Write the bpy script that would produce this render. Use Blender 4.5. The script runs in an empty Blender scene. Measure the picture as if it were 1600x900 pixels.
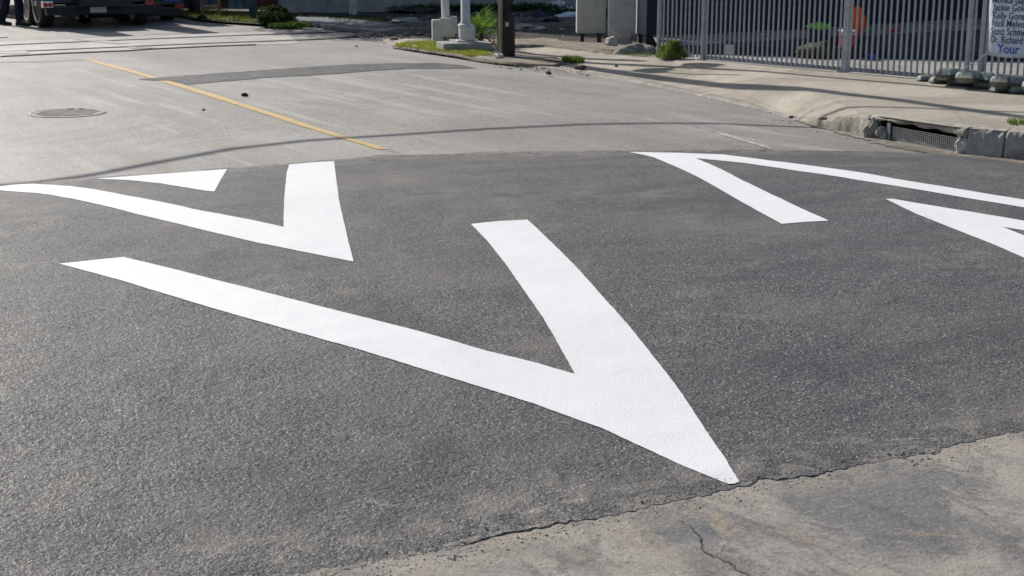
import bpy, bmesh, math, random
import numpy as np
from mathutils import Vector, Matrix, noise
from mathutils.geometry import delaunay_2d_cdt
random.seed(7)
R = math.radians
C = bpy.context.scene.collection
SC = bpy.context.scene

# ------------------------------------------------------------------ camera, sky, sun, exposure
F, HOR, CH = 2200.0, -95.0, 1.6            # focal length in photo pixels, horizon row, camera height
TH = math.atan((450-HOR)/F)
cam = bpy.data.cameras.new('camera'); camo = bpy.data.objects.new('camera', cam); C.objects.link(camo)
cam.sensor_width = 36; cam.lens = F/1600*36; cam.clip_start = .05; cam.clip_end = 600
camo.location = (0, 0, CH); camo.rotation_euler = (math.pi/2-TH, 0, 0)
cam.dof.use_dof = True; cam.dof.focus_distance = 6.0; cam.dof.aperture_fstop = 13.0
SC.camera = camo
SUN_AZ, SUN_EL = R(-39.0), R(36)           # azimuth measured from +Y towards +X
world = bpy.data.worlds.new('World'); SC.world = world; world.use_nodes = True
nt = world.node_tree; nt.nodes.clear()
sky = nt.nodes.new('ShaderNodeTexSky'); sky.sky_type = 'NISHITA'; sky.sun_disc = False
sky.sun_elevation = SUN_EL; sky.sun_rotation = SUN_AZ; sky.air_density = 1.0; sky.dust_density = 1.5
bg = nt.nodes.new('ShaderNodeBackground'); bg.inputs['Strength'].default_value = .085
wo = nt.nodes.new('ShaderNodeOutputWorld')
nt.links.new(sky.outputs[0], bg.inputs['Color']); nt.links.new(bg.outputs[0], wo.inputs['Surface'])
sl = bpy.data.lights.new('sun', 'SUN'); sl.energy = 4.2; sl.angle = R(.53); sl.color = (1, .955, .89)
so = bpy.data.objects.new('sun', sl); C.objects.link(so)
TO_SUN = Vector((math.sin(SUN_AZ)*math.cos(SUN_EL), math.cos(SUN_AZ)*math.cos(SUN_EL), math.sin(SUN_EL)))
so.rotation_euler = TO_SUN.to_track_quat('Z', 'Y').to_euler()
SC.view_settings.view_transform = 'Standard'; SC.view_settings.look = 'None'
SC.view_settings.exposure = .30; SC.view_settings.gamma = 1

# ------------------------------------------------------------------ photo pixel -> world
def at(px, py, z=0.):
    """world point where the sight line of a photo pixel meets height z"""
    d = Vector((px-800, F*math.cos(TH)+(450-py)*math.sin(TH), -F*math.sin(TH)+(450-py)*math.cos(TH)))
    k = (CH-z)/-d.z
    return Vector((d.x*k, d.y*k, z))
def hz(p, py):
    """height above 0 on the vertical through p that shows at photo row py"""
    v = (450-py)/F
    return CH + p.y*(v*math.cos(TH)-math.sin(TH))/(math.cos(TH)+v*math.sin(TH))

# ------------------------------------------------------------------ materials
class NG:
    def __init__(s, name):
        s.m = bpy.data.materials.new(name); s.m.use_nodes = True
        s.t = s.m.node_tree; s.b = s.t.nodes['Principled BSDF']
        tc = s.t.nodes.new('ShaderNodeTexCoord'); s.co = tc.outputs['Object']
    def put(s, sock, v):
        if isinstance(v, bpy.types.NodeSocket): s.t.links.new(v, sock)
        elif isinstance(v, (tuple, list)) and len(v) == 3 and sock.type == 'RGBA': sock.default_value = (*v, 1)
        else: sock.default_value = v
    def map(s, scale=(1, 1, 1), rot=0, loc=(0, 0, 0)):
        r = s.t.nodes.new('ShaderNodeMapping'); s.t.links.new(s.co, r.inputs[0]); r.inputs['Rotation'].default_value = (0, 0, rot)
        n = s.t.nodes.new('ShaderNodeMapping'); s.t.links.new(r.outputs[0], n.inputs[0])
        n.inputs['Scale'].default_value = scale; n.inputs['Location'].default_value = loc
        return n.outputs[0]
    def noise(s, scale, detail=4, rough=.55, co=None, dist=0):
        n = s.t.nodes.new('ShaderNodeTexNoise'); s.t.links.new(co or s.co, n.inputs['Vector'])
        n.inputs['Scale'].default_value = scale; n.inputs['Detail'].default_value = detail
        n.inputs['Roughness'].default_value = rough; n.inputs['Distortion'].default_value = dist
        return n.outputs[0]
    def vor(s, scale, feature='F1', out='Distance', co=None, rnd=1):
        n = s.t.nodes.new('ShaderNodeTexVoronoi'); n.feature = feature; s.t.links.new(co or s.co, n.inputs['Vector'])
        n.inputs['Scale'].default_value = scale; n.inputs['Randomness'].default_value = rnd
        return n.outputs[out]
    def wave(s, scale, dist, co=None, kind='BANDS', detail=3):
        n = s.t.nodes.new('ShaderNodeTexWave'); n.wave_type = kind; n.rings_direction = 'Z'; s.t.links.new(co or s.co, n.inputs['Vector'])
        n.inputs['Scale'].default_value = scale; n.inputs['Distortion'].default_value = dist; n.inputs['Detail'].default_value = detail
        return n.outputs['Fac']
    def ramp(s, v, a, b, lo=0., hi=1.):
        n = s.t.nodes.new('ShaderNodeMapRange'); n.interpolation_type = 'SMOOTHSTEP'; s.put(n.inputs[0], v)
        for i, x in ((1, a), (2, b), (3, lo), (4, hi)): n.inputs[i].default_value = x
        return n.outputs[0]
    def mix(s, f, a, b, mode='MIX'):
        n = s.t.nodes.new('ShaderNodeMix'); n.data_type = 'RGBA'; n.blend_type = mode
        s.put(n.inputs[0], f); s.put(n.inputs[6], a); s.put(n.inputs[7], b); return n.outputs[2]
    def math(s, op, a, b=0.):
        n = s.t.nodes.new('ShaderNodeMath'); n.operation = op; s.put(n.inputs[0], a); s.put(n.inputs[1], b); return n.outputs[0]
    def sep(s, v):
        n = s.t.nodes.new('ShaderNodeSeparateXYZ'); s.put(n.inputs[0], v); return n.outputs
    def attr(s, name):
        n = s.t.nodes.new('ShaderNodeAttribute'); n.attribute_name = name; return n.outputs['Fac']
    def bump(s, h, strength, dist, prev=None):
        n = s.t.nodes.new('ShaderNodeBump'); s.put(n.inputs['Height'], h)
        n.inputs['Strength'].default_value = strength; n.inputs['Distance'].default_value = dist
        if prev is not None: s.t.links.new(prev, n.inputs['Normal'])
        return n.outputs[0]
    def out(s, color, rough=.8, normal=None, spec=.5, metal=0.):
        s.put(s.b.inputs['Base Color'], color); s.put(s.b.inputs['Roughness'], rough); s.put(s.b.inputs['Metallic'], metal)
        s.put(s.b.inputs['Specular IOR Level'], spec)
        if normal is not None: s.t.links.new(normal, s.b.inputs['Normal'])
        return s.m

def simple(name, col, rough=.6, metal=0., var=.25, scale=6, bump=.15, bscale=60, spec=.4, dirt=None, dirt_amt=.5):
    g = NG(name)
    n = g.noise(scale, 5, .6)
    c = g.mix(g.ramp(n, .3, .7), tuple(x*(1-var) for x in col), tuple(min(1, x*(1+var)) for x in col))
    if dirt: c = g.mix(g.ramp(g.noise(scale*2.3, 6, .65), .5, .7, 0, dirt_amt), c, dirt)
    return g.out(c, rough, g.bump(g.noise(bscale, 3), bump, .01), spec, metal)

M = {}
def asphalt_new():
    g = NG('fresh_asphalt')
    warp = g.co
    cell = g.vor(165, out='Color'); cv = g.sep(cell)[0]; cv2 = g.sep(cell)[1]
    d = g.vor(165); dl_ = g.vor(88)
    fine = g.noise(300, 3, .7)
    c = g.mix(g.ramp(cv, .0, 1.), (.046, .046, .047), (.138, .137, .136))
    c = g.mix(g.ramp(cv2, .95, .975, 0, .75), c, (.46, .45, .43))
    c = g.mix(g.ramp(cv2, .10, .04, 0, .85), c, (.016, .016, .017))
    c = g.mix(g.ramp(d, .50, .85, 0, .6), c, (.02, .02, .021))
    c = g.mix(g.ramp(g.noise(26, 5, .75), .52, .70, 0, .42), c, (.030, .030, .031))
    c = g.mix(g.ramp(g.noise(33, 4, .75, g.map(loc=(4, 4, 0))), .55, .72, 0, .35), c, (.20, .198, .19))
    big = g.noise(.75, 4, .6)
    mid = g.noise(3.2, 6, .62, dist=.6)
    c = g.mix(g.ramp(big, .46, .64, 0, .42), c, (.150, .136, .12))
    c = g.mix(g.math('MULTIPLY', g.ramp(mid, .48, .68, 0, .45), g.ramp(g.noise(1.3, 3, .5, g.map(loc=(5, 2, 0))), .42, .62)), c, (.21, .185, .155))
    st = g.noise(2.1, 5, .6, g.map((.25, 1, 1), R(-24)))
    c = g.mix(g.ramp(st, .48, .66, 0, .42), c, (.045, .045, .050))
    c = g.mix(g.ramp(g.noise(1.1, 6, .7, g.map((1, .5, 1), R(-24), (9, 3, 0)), .8), .56, .66, 0, .45), c, (.035, .034, .034))
    # dust that has blown on to the edges of the mat
    e = g.attr('edge')
    dn = g.noise(5.5, 7, .68, dist=.8)
    ef = g.math('MULTIPLY', g.ramp(e, .0, .40, 1, 0), g.ramp(dn, .45, .64))
    c = g.mix(g.math('MULTIPLY', ef, .5), c, (.31, .27, .225))
    c = g.mix(g.math('MULTIPLY', g.math('MULTIPLY', g.ramp(e, .1, .6, 1, 0), g.ramp(e, .0, .08)), g.ramp(g.noise(7, 8, .75, g.map((.35, 1, 1), R(-30)), 1.2), .59, .64, 0, .5)), c, (.42, .38, .33))
    h = g.math('SUBTRACT', g.math('MULTIPLY', fine, .3), g.math('POWER', d, 1.6))
    h = g.math('ADD', h, g.math('MULTIPLY', cv, .55))
    h = g.math('SUBTRACT', h, g.math('MULTIPLY', g.math('POWER', dl_, 2.), .5))
    nm = g.bump(h, .55, .003)
    nm = g.bump(g.noise(2.2, 4, .5), .5, .05, nm)
    return g.out(c, g.ramp(cv2, 0, 1, .52, .88), nm, .33)
M['new'] = asphalt_new()

def asphalt_old():
    g = NG('worn_asphalt')
    road = g.map((1, 1, 1), R(-29.8))                      # local y runs up the street
    cv = g.sep(g.vor(90, out='Color'))[0]
    c = g.mix(g.ramp(cv, 0, 1), (.135, .124, .110), (.335, .312, .28))
    c = g.mix(g.ramp(g.noise(.35, 4, .6), .38, .64, 0, .5), c, (.37, .35, .325))
    st = g.noise(1.6, 6, .62, g.map((1, .1, 1), R(-29)))
    c = g.mix(g.ramp(st, .46, .64, 0, .5), c, (.165, .148, .128))
    st2 = g.noise(3.5, 5, .6, g.map((1, .05, 1), R(-31), (3, 8, 0)))
    c = g.mix(g.ramp(st2, .55, .66, 0, .55), c, (.40, .375, .34))
    bl = g.noise(1.1, 7, .66, dist=1.2)
    c = g.mix(g.ramp(bl, .55, .74, 0, .5), c, (.36, .30, .23))
    c = g.mix(g.ramp(g.noise(.55, 7, .7, g.map((1, .6, 1), R(-40), (4, 1, 0)), 1.), .5, .62, 0, .42), c, (.16, .144, .126))
    # tyre scuffs turning in from the left
    w = g.wave(.9, 2.2, g.map((1, 1, 1), 0, tuple(-c_ for c_ in at(-190, 185))), 'RINGS', 4)
    rr = g.t.nodes.new('ShaderNodeVectorMath'); rr.operation = 'DISTANCE'
    g.t.links.new(g.co, rr.inputs[0]); rr.inputs[1].default_value = at(150, 205)
    c = g.mix(g.math('MULTIPLY', g.ramp(rr.outputs['Value'], .5, 2.4, .42, 0), g.math('MULTIPLY', g.ramp(w, .45, .75), g.ramp(g.noise(1.7, 4, .6), .4, .6))), c, (.14, .13, .12))
    c = g.mix(g.ramp(g.noise(24, 5, .78), .5, .68, 0, .5), c, (.14, .134, .126))
    c = g.mix(g.ramp(g.noise(9, 6, .75, g.map((1, .35, 1), R(-30))), .52, .68, 0, .4), c, (.17, .158, .145))
    c = g.mix(g.ramp(g.noise(60, 3, .75), .58, .7, 0, .5), c, (.5, .48, .45))
    nm = g.bump(g.math('ADD', g.noise(120, 4, .7), g.math('MULTIPLY', g.vor(90), -.6)), .7, .006)
    nm = g.bump(g.noise(2.2, 4, .5), .4, .03, nm)
    return g.out(c, .62, nm, .42)
M['old'] = asphalt_old()

def conc_front():
    g = NG('stained_concrete')
    sw = g.noise(1.7, 8, .66, g.map((1, .45, 1), R(-35)), 1.3)
    c = g.mix(g.ramp(sw, .42, .58), (.235, .228, .22), (.47, .43, .37))
    c = g.mix(g.ramp(g.noise(3.7, 7, .7, g.map((1, .4, 1), R(-32), (2, 1, 0)), 1.5), .53, .64, 0, .75), c, (.175, .173, .176))
    c = g.mix(g.ramp(g.noise(5.2, 7, .7, g.map((1, .35, 1), R(-38), (7, 1, 0)), 1.2), .56, .68, 0, .8), c, (.46, .375, .27))
    c = g.mix(g.ramp(g.sep(g.vor(170, out='Color'))[0], .90, .97, 0, .5), c, (.52, .49, .44))
    c = g.mix(g.ramp(g.noise(130, 4, .75), .52, .7, 0, .55), c, (.10, .098, .095))
    c = g.mix(g.ramp(g.noise(18, 6, .8), .54, .68, 0, .5), c, (.10, .09, .08))
    # sand lying along the joint with the asphalt
    e = g.attr('edge')
    ef = g.math('MULTIPLY', g.ramp(e, .0, .22, 1, 0), g.ramp(g.noise(8, 8, .72, dist=.8), .36, .56))
    c = g.mix(g.math('MULTIPLY', ef, .6), c, (.47, .41, .33))
    nm = g.bump(g.noise(170, 5, .8), 1., .008)
    nm = g.bump(g.noise(40, 6, .75), .8, .014, nm)
    nm = g.bump(g.noise(6, 6, .7), .7, .035, nm)
    return g.out(c, .75, nm, .35)
M['concrete_front'] = conc_front()

def paint(name, col, worn=.0, tint=(.2, .19, .18)):
    g = NG(name)
    c = g.mix(g.ramp(g.noise(1.2, 5, .6), .35, .7), col, tuple(x*.955 for x in col))
    c = g.mix(g.ramp(g.noise(420, 3, .7), .6, .72, 0, .14), c, tuple(x*.7 for x in col))
    c = g.mix(g.ramp(g.vor(75, out='Distance'), .02, .05, .35, 0), c, tuple(x*.55 for x in col))
    c = g.mix(g.ramp(g.noise(4, 7, .75, g.map((1, .3, 1), R(-30)), 1), .54, .7, 0, .16), c, (.62, .60, .57))
    if worn: c = g.mix(g.ramp(g.noise(9, 8, .75), .62-worn*.5, .70-worn*.35, 0, .9), c, tint)
    h = g.math('ADD', g.math('MULTIPLY', g.vor(150), -.7), g.math('MULTIPLY', g.noise(60, 4, .6), 1.0))
    nm = g.bump(h, .28, .004)
    nm = g.bump(g.noise(5, 4, .5), .3, .02, nm)
    return g.out(c, .5, nm, .35)
M['white'] = paint('white_paint', (.745, .745, .74))
M['yellow'] = paint('yellow_paint', (.58, .40, .15), .2, (.36, .31, .24))
M['worn_white'] = paint('worn_white_paint', (.6, .59, .57), .5, (.30, .285, .265))

def pave():
    g = NG('tan_concrete')
    c = g.mix(g.ramp(g.noise(.9, 6, .62, dist=.8), .35, .66), (.35, .31, .25), (.50, .445, .365))
    c = g.mix(g.ramp(g.noise(3.1, 7, .68), .55, .7, 0, .5), c, (.52, .465, .385))
    c = g.mix(g.ramp(g.noise(2.3, 7, .7, g.map((.4, 1, 1), R(-24), (3, 0, 0))), .58, .72, 0, .5), c, (.24, .21, .175))
    c = g.mix(g.ramp(g.noise(30, 5, .8), .52, .68, 0, .5), c, (.2, .175, .14))
    c = g.mix(g.ramp(g.noise(6, 6, .75, g.map((1, .5, 1), R(30))), .52, .66, 0, .35), c, (.25, .22, .175))
    c = g.mix(g.ramp(g.noise(1.6, 8, .78, None, 1.5), .56, .63, 0, .35), c, (.20, .175, .145))
    nm = g.bump(g.noise(70, 5, .8), 1., .012)
    nm = g.bump(g.noise(9, 6, .7), .6, .03, nm)
    return g.out(c, .82, nm, .3)
M['pave'] = pave()
def kerbm():
    g = NG('kerb_concrete')
    c = g.mix(g.ramp(g.noise(3, 7, .68, dist=.5), .35, .66), (.24, .22, .19), (.42, .39, .335))
    c = g.mix(g.ramp(g.noise(40, 4, .75), .55, .72, 0, .5), c, (.13, .12, .105))
    nm = g.bump(g.noise(45, 5, .75), .9, .012); nm = g.bump(g.noise(9, 5, .6), .8, .03, nm)
    return g.out(c, .85, nm, .3)
M['kerb'] = kerbm()
def dirt(name, a, b, sc=1.5, pebbles=(.3, .27, .23)):
    g = NG(name)
    c = g.mix(g.ramp(g.noise(sc, 7, .68, dist=.7), .35, .65), a, b)
    c = g.mix(g.ramp(g.sep(g.vor(22, out='Color'))[0], .82, .9, 0, .7), c, pebbles)
    c = g.mix(g.ramp(g.noise(14, 5, .7), .55, .7, 0, .5), c, tuple(x*.5 for x in a))
    nm = g.bump(g.noise(12, 7, .75), 1., .06)
    return g.out(c, .92, nm, .2)
M['dirt'] = dirt('dirt', (.05, .045, .04), (.105, .092, .078), 1.5, (.2, .185, .165))
M['dirt_pale'] = dirt('pale_dirt', (.24, .205, .16), (.36, .31, .25), 2.5, (.42, .38, .32))
M['gravel'] = dirt('gravel', (.22, .205, .18), (.36, .335, .295), 2, (.5, .47, .42))
M['yard'] = dirt('yard_concrete', (.36, .345, .32), (.50, .48, .45), .8, (.42, .4, .37))
M['gutter'] = dirt('gutter_silt', (.22, .195, .16), (.37, .33, .275), 3, (.42, .38, .33))
M['patch'] = simple('dark_asphalt', (.07, .07, .072), .7, 0, .3, 3, .6, 90, .3, (.20, .19, .18), .6)
M['crossing'] = simple('crossing_concrete', (.36, .34, .315), .6, 0, .2, 1.2, .5, 60, .4, (.22, .205, .19), .6)
M['black'] = simple('black_dirt', (.02, .018, .016), .9, 0, .3, 9, .5, 60)
M['fence'] = simple('galvanised_steel', (.34, .355, .38), .45, .25, .15, 9, .1, 90, .5, (.24, .22, .2), .35)
M['pole'] = simple('silver_painted_steel', (.52, .53, .53), .45, .35, .1, 7, .1, 60, .5, (.33, .31, .28), .4)
M['wood'] = simple('creosoted_wood', (.045, .034, .028), .8, 0, .4, 5, .9, 30, .3)
M['oldwood'] = simple('weathered_wood', (.20, .12, .075), .8, 0, .35, 5, .6, 30, .3)
M['lit_strip'] = simple('sunlit_conduit_tan', (.34, .26, .19), .75, 0, .25, 5, .3, 30, .3)  # tan lightened to paint sunlight on the utility pole's side
M['cabinet'] = simple('beige_metal', (.50, .50, .45), .55, 0, .07, 2.5, .05, 40, .4, (.30, .29, .25), .5)
M['grey_metal'] = simple('grey_metal', (.42, .425, .42), .5, .2, .1, 6, .05, 40, .5, (.25, .23, .2), .4)
M['concrete'] = simple('grey_concrete', (.30, .29, .275), .85, 0, .2, 5, .6, 60, .3)
M['stone'] = simple('pale_stone', (.50, .47, .42), .85, 0, .25, 12, .8, 50, .3, (.28, .25, .21), .6)
M['dark_truck'] = simple('dark_navy_paint', (.018, .024, .042), .33, 0, .2, 5, .03, 40, .5, (.05, .05, .05), .3)
M['blue'] = simple('bright_blue_paint', (.02, .12, .48), .35, 0, .1, 5, .03, 40, .5)
M['chassis'] = simple('black_chassis', (.014, .015, .018), .55, 0, .3, 8, .2, 50)
M['rubber'] = simple('tyre_rubber', (.022, .021, .021), .8, 0, .25, 12, .3, 80, .3, (.09, .08, .07), .5)
M['rim'] = simple('steel_rim', (.62, .58, .58), .5, .1, .15, 10, .1, 60, .5, (.2, .17, .15), .5)
M['chrome'] = simple('bright_metal', (.65, .66, .68), .25, .9, .05, 6, .02, 40)
M['redlens'] = simple('red_lens', (.35, .015, .02), .2, 0, .1, 10, .02, 40, .6)
M['whitep'] = simple('white_plate', (.62, .66, .70), .4, 0, .05, 8, .02, 40)
M['redstuff'] = simple('red_plastic', (.38, .03, .03), .45, 0, .2, 8, .05, 40)
M['orange'] = simple('orange_cloth', (.80, .13, .02), .8, 0, .15, 8, .4, 30, .2)
M['lime'] = simple('lime_cloth', (.22, .60, .07), .75, 0, .2, 12, .4, 30, .2)
M['scrap'] = simple('olive_scrap', (.06, .06, .03), .85, 0, .4, 12, .8, 30)
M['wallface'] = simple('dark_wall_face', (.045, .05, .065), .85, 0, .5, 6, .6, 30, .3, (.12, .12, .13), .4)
M['chamber'] = simple('shade_dark_concrete', (.05, .047, .042), .9, 0, .3, 6, .5, 40)  # concrete darkened to paint the shade inside the drain
M['bluepost'] = simple('blue_grey_paint', (.07, .10, .15), .5, 0, .15)
M['navy'] = simple('navy_plastic', (.015, .02, .06), .5, 0, .2, 6, .1, 40)
M['darkscreen'] = simple('dark_mesh_screen', (.022, .027, .042), .9, 0, .25, 1.5, .3, 20, .2)
M['rust'] = simple('rusty_steel', (.11, .062, .042), .75, .2, .35, 9, .5, 60)
M['railhead'] = simple('rail_steel', (.16, .15, .145), .4, .6, .25, 9, .1, 60)
M['iron'] = simple('cast_iron', (.31, .295, .27), .75, .0, .3, 7, .4, 70, .4, (.36, .335, .305), .9)
M['cloth'] = simple('dark_trousers', (.014, .018, .032), .85, 0, .3, 6, .3, 25, .2)
M['jacket'] = simple('dark_jacket', (.03, .04, .07), .85, 0, .3, 6, .3, 25, .2)
M['skin'] = simple('skin', (.45, .27, .19), .55, 0, .08, 9, .1, 60)
M['hair'] = simple('dark_hair', (.02, .015, .012), .7, 0, .3, 40, .5, 90)
M['boot'] = simple('black_leather', (.012, .012, .013), .4, 0, .2, 9, .1, 50)
M['tar'] = simple('black_cable', (.02, .02, .02), .6)
M['grate'] = simple('perforated_steel', (.40, .41, .42), .45, .5, .15, 20, .1, 60, .5)
M['text'] = simple('dark_ink', (.025, .035, .085), .6, 0, .05)
M['textblue'] = simple('blue_ink', (.03, .06, .48), .6, 0, .05)
M['trunk'] = simple('tree_bark', (.06, .05, .04), .9, 0, .35, 8, 1., 25)
M['redwall'] = simple('red_corrugated_steel', (.22, .05, .045), .7, 0, .3, 3, .2, 20)
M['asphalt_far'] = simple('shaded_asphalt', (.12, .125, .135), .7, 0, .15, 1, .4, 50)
def sandbag_m():
    g = NG('grey_green_plastic')
    c = g.mix(g.ramp(g.noise(5, 5), .3, .7), (.15, .165, .142), (.25, .27, .235))
    c = g.mix(g.ramp(g.noise(16, 5, .7), .58, .72, 0, .5), c, (.3, .27, .22))
    nm = g.bump(g.wave(30, 1.5, g.map((1, 1, 1))), .12, .004)
    nm = g.bump(g.noise(16, 6, .6), .7, .03, nm)
    return g.out(c, .28, nm, .55)
M['sandbag'] = sandbag_m()
def banner_m():
    g = NG('banner_vinyl')
    c = g.mix(g.ramp(g.noise(3, 3), .52, .56), (.52, .56, .66), (.66, .69, .75))
    return g.out(c, .5, g.bump(g.noise(3.5, 4), .5, .04), .4)
M['banner'] = banner_m()
def leafm(name, a, b):
    g = NG(name)
    oi = g.t.nodes.new('ShaderNodeNewGeometry')
    c = g.mix(oi.outputs['Random Per Island'], a, b)
    m = g.out(c, .8, None, .12)
    g.b.inputs['Subsurface Weight'].default_value = 0
    tr = g.t.nodes.new('ShaderNodeBsdfTranslucent'); g.t.links.new(c, tr.inputs['Color'])
    mx = g.t.nodes.new('ShaderNodeMixShader'); mx.inputs[0].default_value = .4
    o = g.t.nodes['Material Output']
    g.t.links.new(g.b.outputs[0], mx.inputs[1]); g.t.links.new(tr.outputs[0], mx.inputs[2]); g.t.links.new(mx.outputs[0], o.inputs['Surface'])
    return m
M['grass'] = leafm('grass_blades', (.20, .26, .03), (.42, .42, .07))
M['orange'] = leafm('orange_fabric', (.95, .17, .02), (.98, .2, .03)); M['lime'] = leafm('lime_fabric', (.25, .75, .08), (.3, .8, .1))
M['grass_dark'] = leafm('green_grass', (.07, .13, .02), (.18, .26, .04))
M['grass_mid'] = leafm('verge_grass', (.09, .13, .03), (.26, .28, .06))
M['bush'] = leafm('bush_leaves', (.015, .035, .012), (.05, .09, .02))
M['fennel'] = leafm('feathery_leaves', (.10, .16, .03), (.26, .31, .09))
M['palm'] = leafm('palm_leaves', (.08, .19, .02), (.24, .36, .05))
M['dry'] = leafm('dry_fronds', (.10, .07, .03), (.2, .15, .08))

def graffiti():
    g = NG('graffiti_wall')
    c = g.mix(g.ramp(g.noise(.5, 6, .65), .35, .65), (.50, .58, .70), (.78, .84, .90))
    x, y, z = g.sep(g.co)
    def blob(sc, off, thr, col, base, amt=.9):
        w = g.wave(sc, 9, g.map((1, 1, 1), 0, off), 'RINGS', 1.5)
        mk = g.ramp(g.noise(.7, 2, .5, g.map((1, 1, 1), 0, off)), thr, thr+.05)
        return g.mix(g.math('MULTIPLY', g.math('MULTIPLY', g.ramp(w, .52, .62), mk), amt), base, col)
    c = blob(.8, (3, 1, 0), .50, (.30, .03, .06), c)
    c = blob(.6, (11, 4, 2), .53, (.03, .05, .22), c)
    c = blob(.9, (21, 0, 5), .55, (.04, .16, .14), c)
    c = g.mix(g.ramp(g.noise(2.1, 8, .72, g.map((1, 1, .35))), .54, .66, 0, .75), c, (.09, .10, .10))
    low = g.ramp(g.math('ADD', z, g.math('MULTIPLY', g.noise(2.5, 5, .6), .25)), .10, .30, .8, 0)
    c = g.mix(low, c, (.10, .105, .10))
    return g.out(c, .85, g.bump(g.noise(30, 5, .7), .5, .02), .2)
M['graffiti'] = graffiti()

# ------------------------------------------------------------------ geometry helpers
def tag(o, label=None, cat=None, group=None, kind=None):
    if label: o['label'] = label
    if cat: o['category'] = cat
    if group: o['group'] = group
    if kind: o['kind'] = kind
    return o
def empty(name, loc, rz=0, **k):
    o = bpy.data.objects.new(name, None); C.objects.link(o); o.location = loc; o.rotation_euler = (0, 0, rz)
    o.empty_display_size = .1
    return tag(o, **k)
class MB:
    def __init__(s): s.bm = bmesh.new()
    def box(s, c, d, rot=None, bev=0., taper=1.):
        r = bmesh.ops.create_cube(s.bm, size=1); vs = r['verts']
        for v in vs:
            k = taper if v.co.z > 0 else 1
            v.co = Vector((v.co.x*d[0]*k, v.co.y*d[1]*k, v.co.z*d[2]))
        if bev:
            es = list({e for v in vs for e in v.link_edges})
            rb = bmesh.ops.bevel(s.bm, geom=es, offset=bev, segments=2, affect='EDGES', profile=.6)
            vs = list({v for f in rb['faces'] for v in f.verts} | {v for v in vs if v.is_valid})
        m = Matrix.Translation(c) @ (rot.to_4x4() if rot else Matrix())
        bmesh.ops.transform(s.bm, matrix=m, verts=vs)
        return s
    def cyl(s, a, b, r0, r1=None, seg=16, caps=True):
        a, b = Vector(a), Vector(b); r1 = r0 if r1 is None else r1
        d = b-a
        r = bmesh.ops.create_cone(s.bm, cap_ends=caps, segments=seg, radius1=r0, radius2=r1, depth=d.length)
        m = Matrix.Translation((a+b)/2) @ d.to_track_quat('Z', 'Y').to_matrix().to_4x4()
        bmesh.ops.transform(s.bm, matrix=m, verts=r['verts']); return s
    def tube(s, pts, r, seg=8, closed_ends=True):
        rings = []
        for i, p in enumerate(pts):
            p = Vector(p); t = (Vector(pts[min(i+1, len(pts)-1)])-Vector(pts[max(i-1, 0)])).normalized()
            q = t.to_track_quat('Z', 'Y'); rr = r[i] if isinstance(r, (list, tuple)) else r
            rings.append([s.bm.verts.new(p + q @ Vector((rr*math.cos(k/seg*2*math.pi), rr*math.sin(k/seg*2*math.pi), 0))) for k in range(seg)])
        for a, b in zip(rings, rings[1:]):
            for k in range(seg): s.bm.faces.new((a[k], a[(k+1) % seg], b[(k+1) % seg], b[k]))
        if closed_ends: s.bm.faces.new(rings[0][::-1]); s.bm.faces.new(rings[-1])
        return s
    def lathe(s, prof, axis_m=None, seg=24):
        rings = []
        for (r, z) in prof:
            rings.append([s.bm.verts.new(Vector((r*math.cos(k/seg*2*math.pi), r*math.sin(k/seg*2*math.pi), z))) for k in range(seg)])
        vs = [v for q in rings for v in q]
        for a, b in zip(rings, rings[1:]):
            for k in range(seg): s.bm.faces.new((a[k], a[(k+1) % seg], b[(k+1) % seg], b[k]))
        s.bm.faces.new(rings[0][::-1]); s.bm.faces.new(rings[-1])
        if axis_m is not None: bmesh.ops.transform(s.bm, matrix=axis_m, verts=vs)
        return s
    def quad(s, *p):
        s.bm.faces.new([s.bm.verts.new(Vector(q)) for q in p]); return s
    def rock(s, c, r, sub=2, flat=.7, amp=.35):
        q = bmesh.ops.create_icosphere(s.bm, subdivisions=sub, radius=1); o = Vector((random.random()*50,)*3)
        for v in q['verts']:
            n = noise.noise(v.co*1.3+o)*amp*2+noise.noise(v.co*3.1+o)*amp*.6
            v.co = v.co*(1+n); v.co = Vector((v.co.x*r[0], v.co.y*r[1], v.co.z*r[2])) + Vector(c)
        return s
    def build(s, name, mat, parent=None, smooth=False, loc=None, rz=0):
        bmesh.ops.recalc_face_normals(s.bm, faces=s.bm.faces) if name not in FLATN else None
        me = bpy.data.meshes.new(name); s.bm.to_mesh(me); s.bm.free()
        me.materials.append(mat)
        if smooth: me.polygons.foreach_set('use_smooth', [True]*len(me.polygons))
        o = bpy.data.objects.new(name, me); C.objects.link(o)
        if parent: o.parent = parent
        if loc is not None: o.location = loc; o.rotation_euler = (0, 0, rz)
        return o
FLATN = ()
def densify(P, step):
    out = []
    for i in range(len(P)):
        a, b = P[i], P[(i+1) % len(P)]; n = max(1, int((b-a).length/step))
        out += [a.lerp(b, k/n) for k in range(n)]
    return out
def inside(P, x, y):
    c = False; j = len(P)-1
    for i in range(len(P)):
        if (P[i][1] > y) != (P[j][1] > y) and x < (P[j][0]-P[i][0])*(y-P[i][1])/(P[j][1]-P[i][1])+P[i][0]: c = not c
        j = i
    return c
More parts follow.
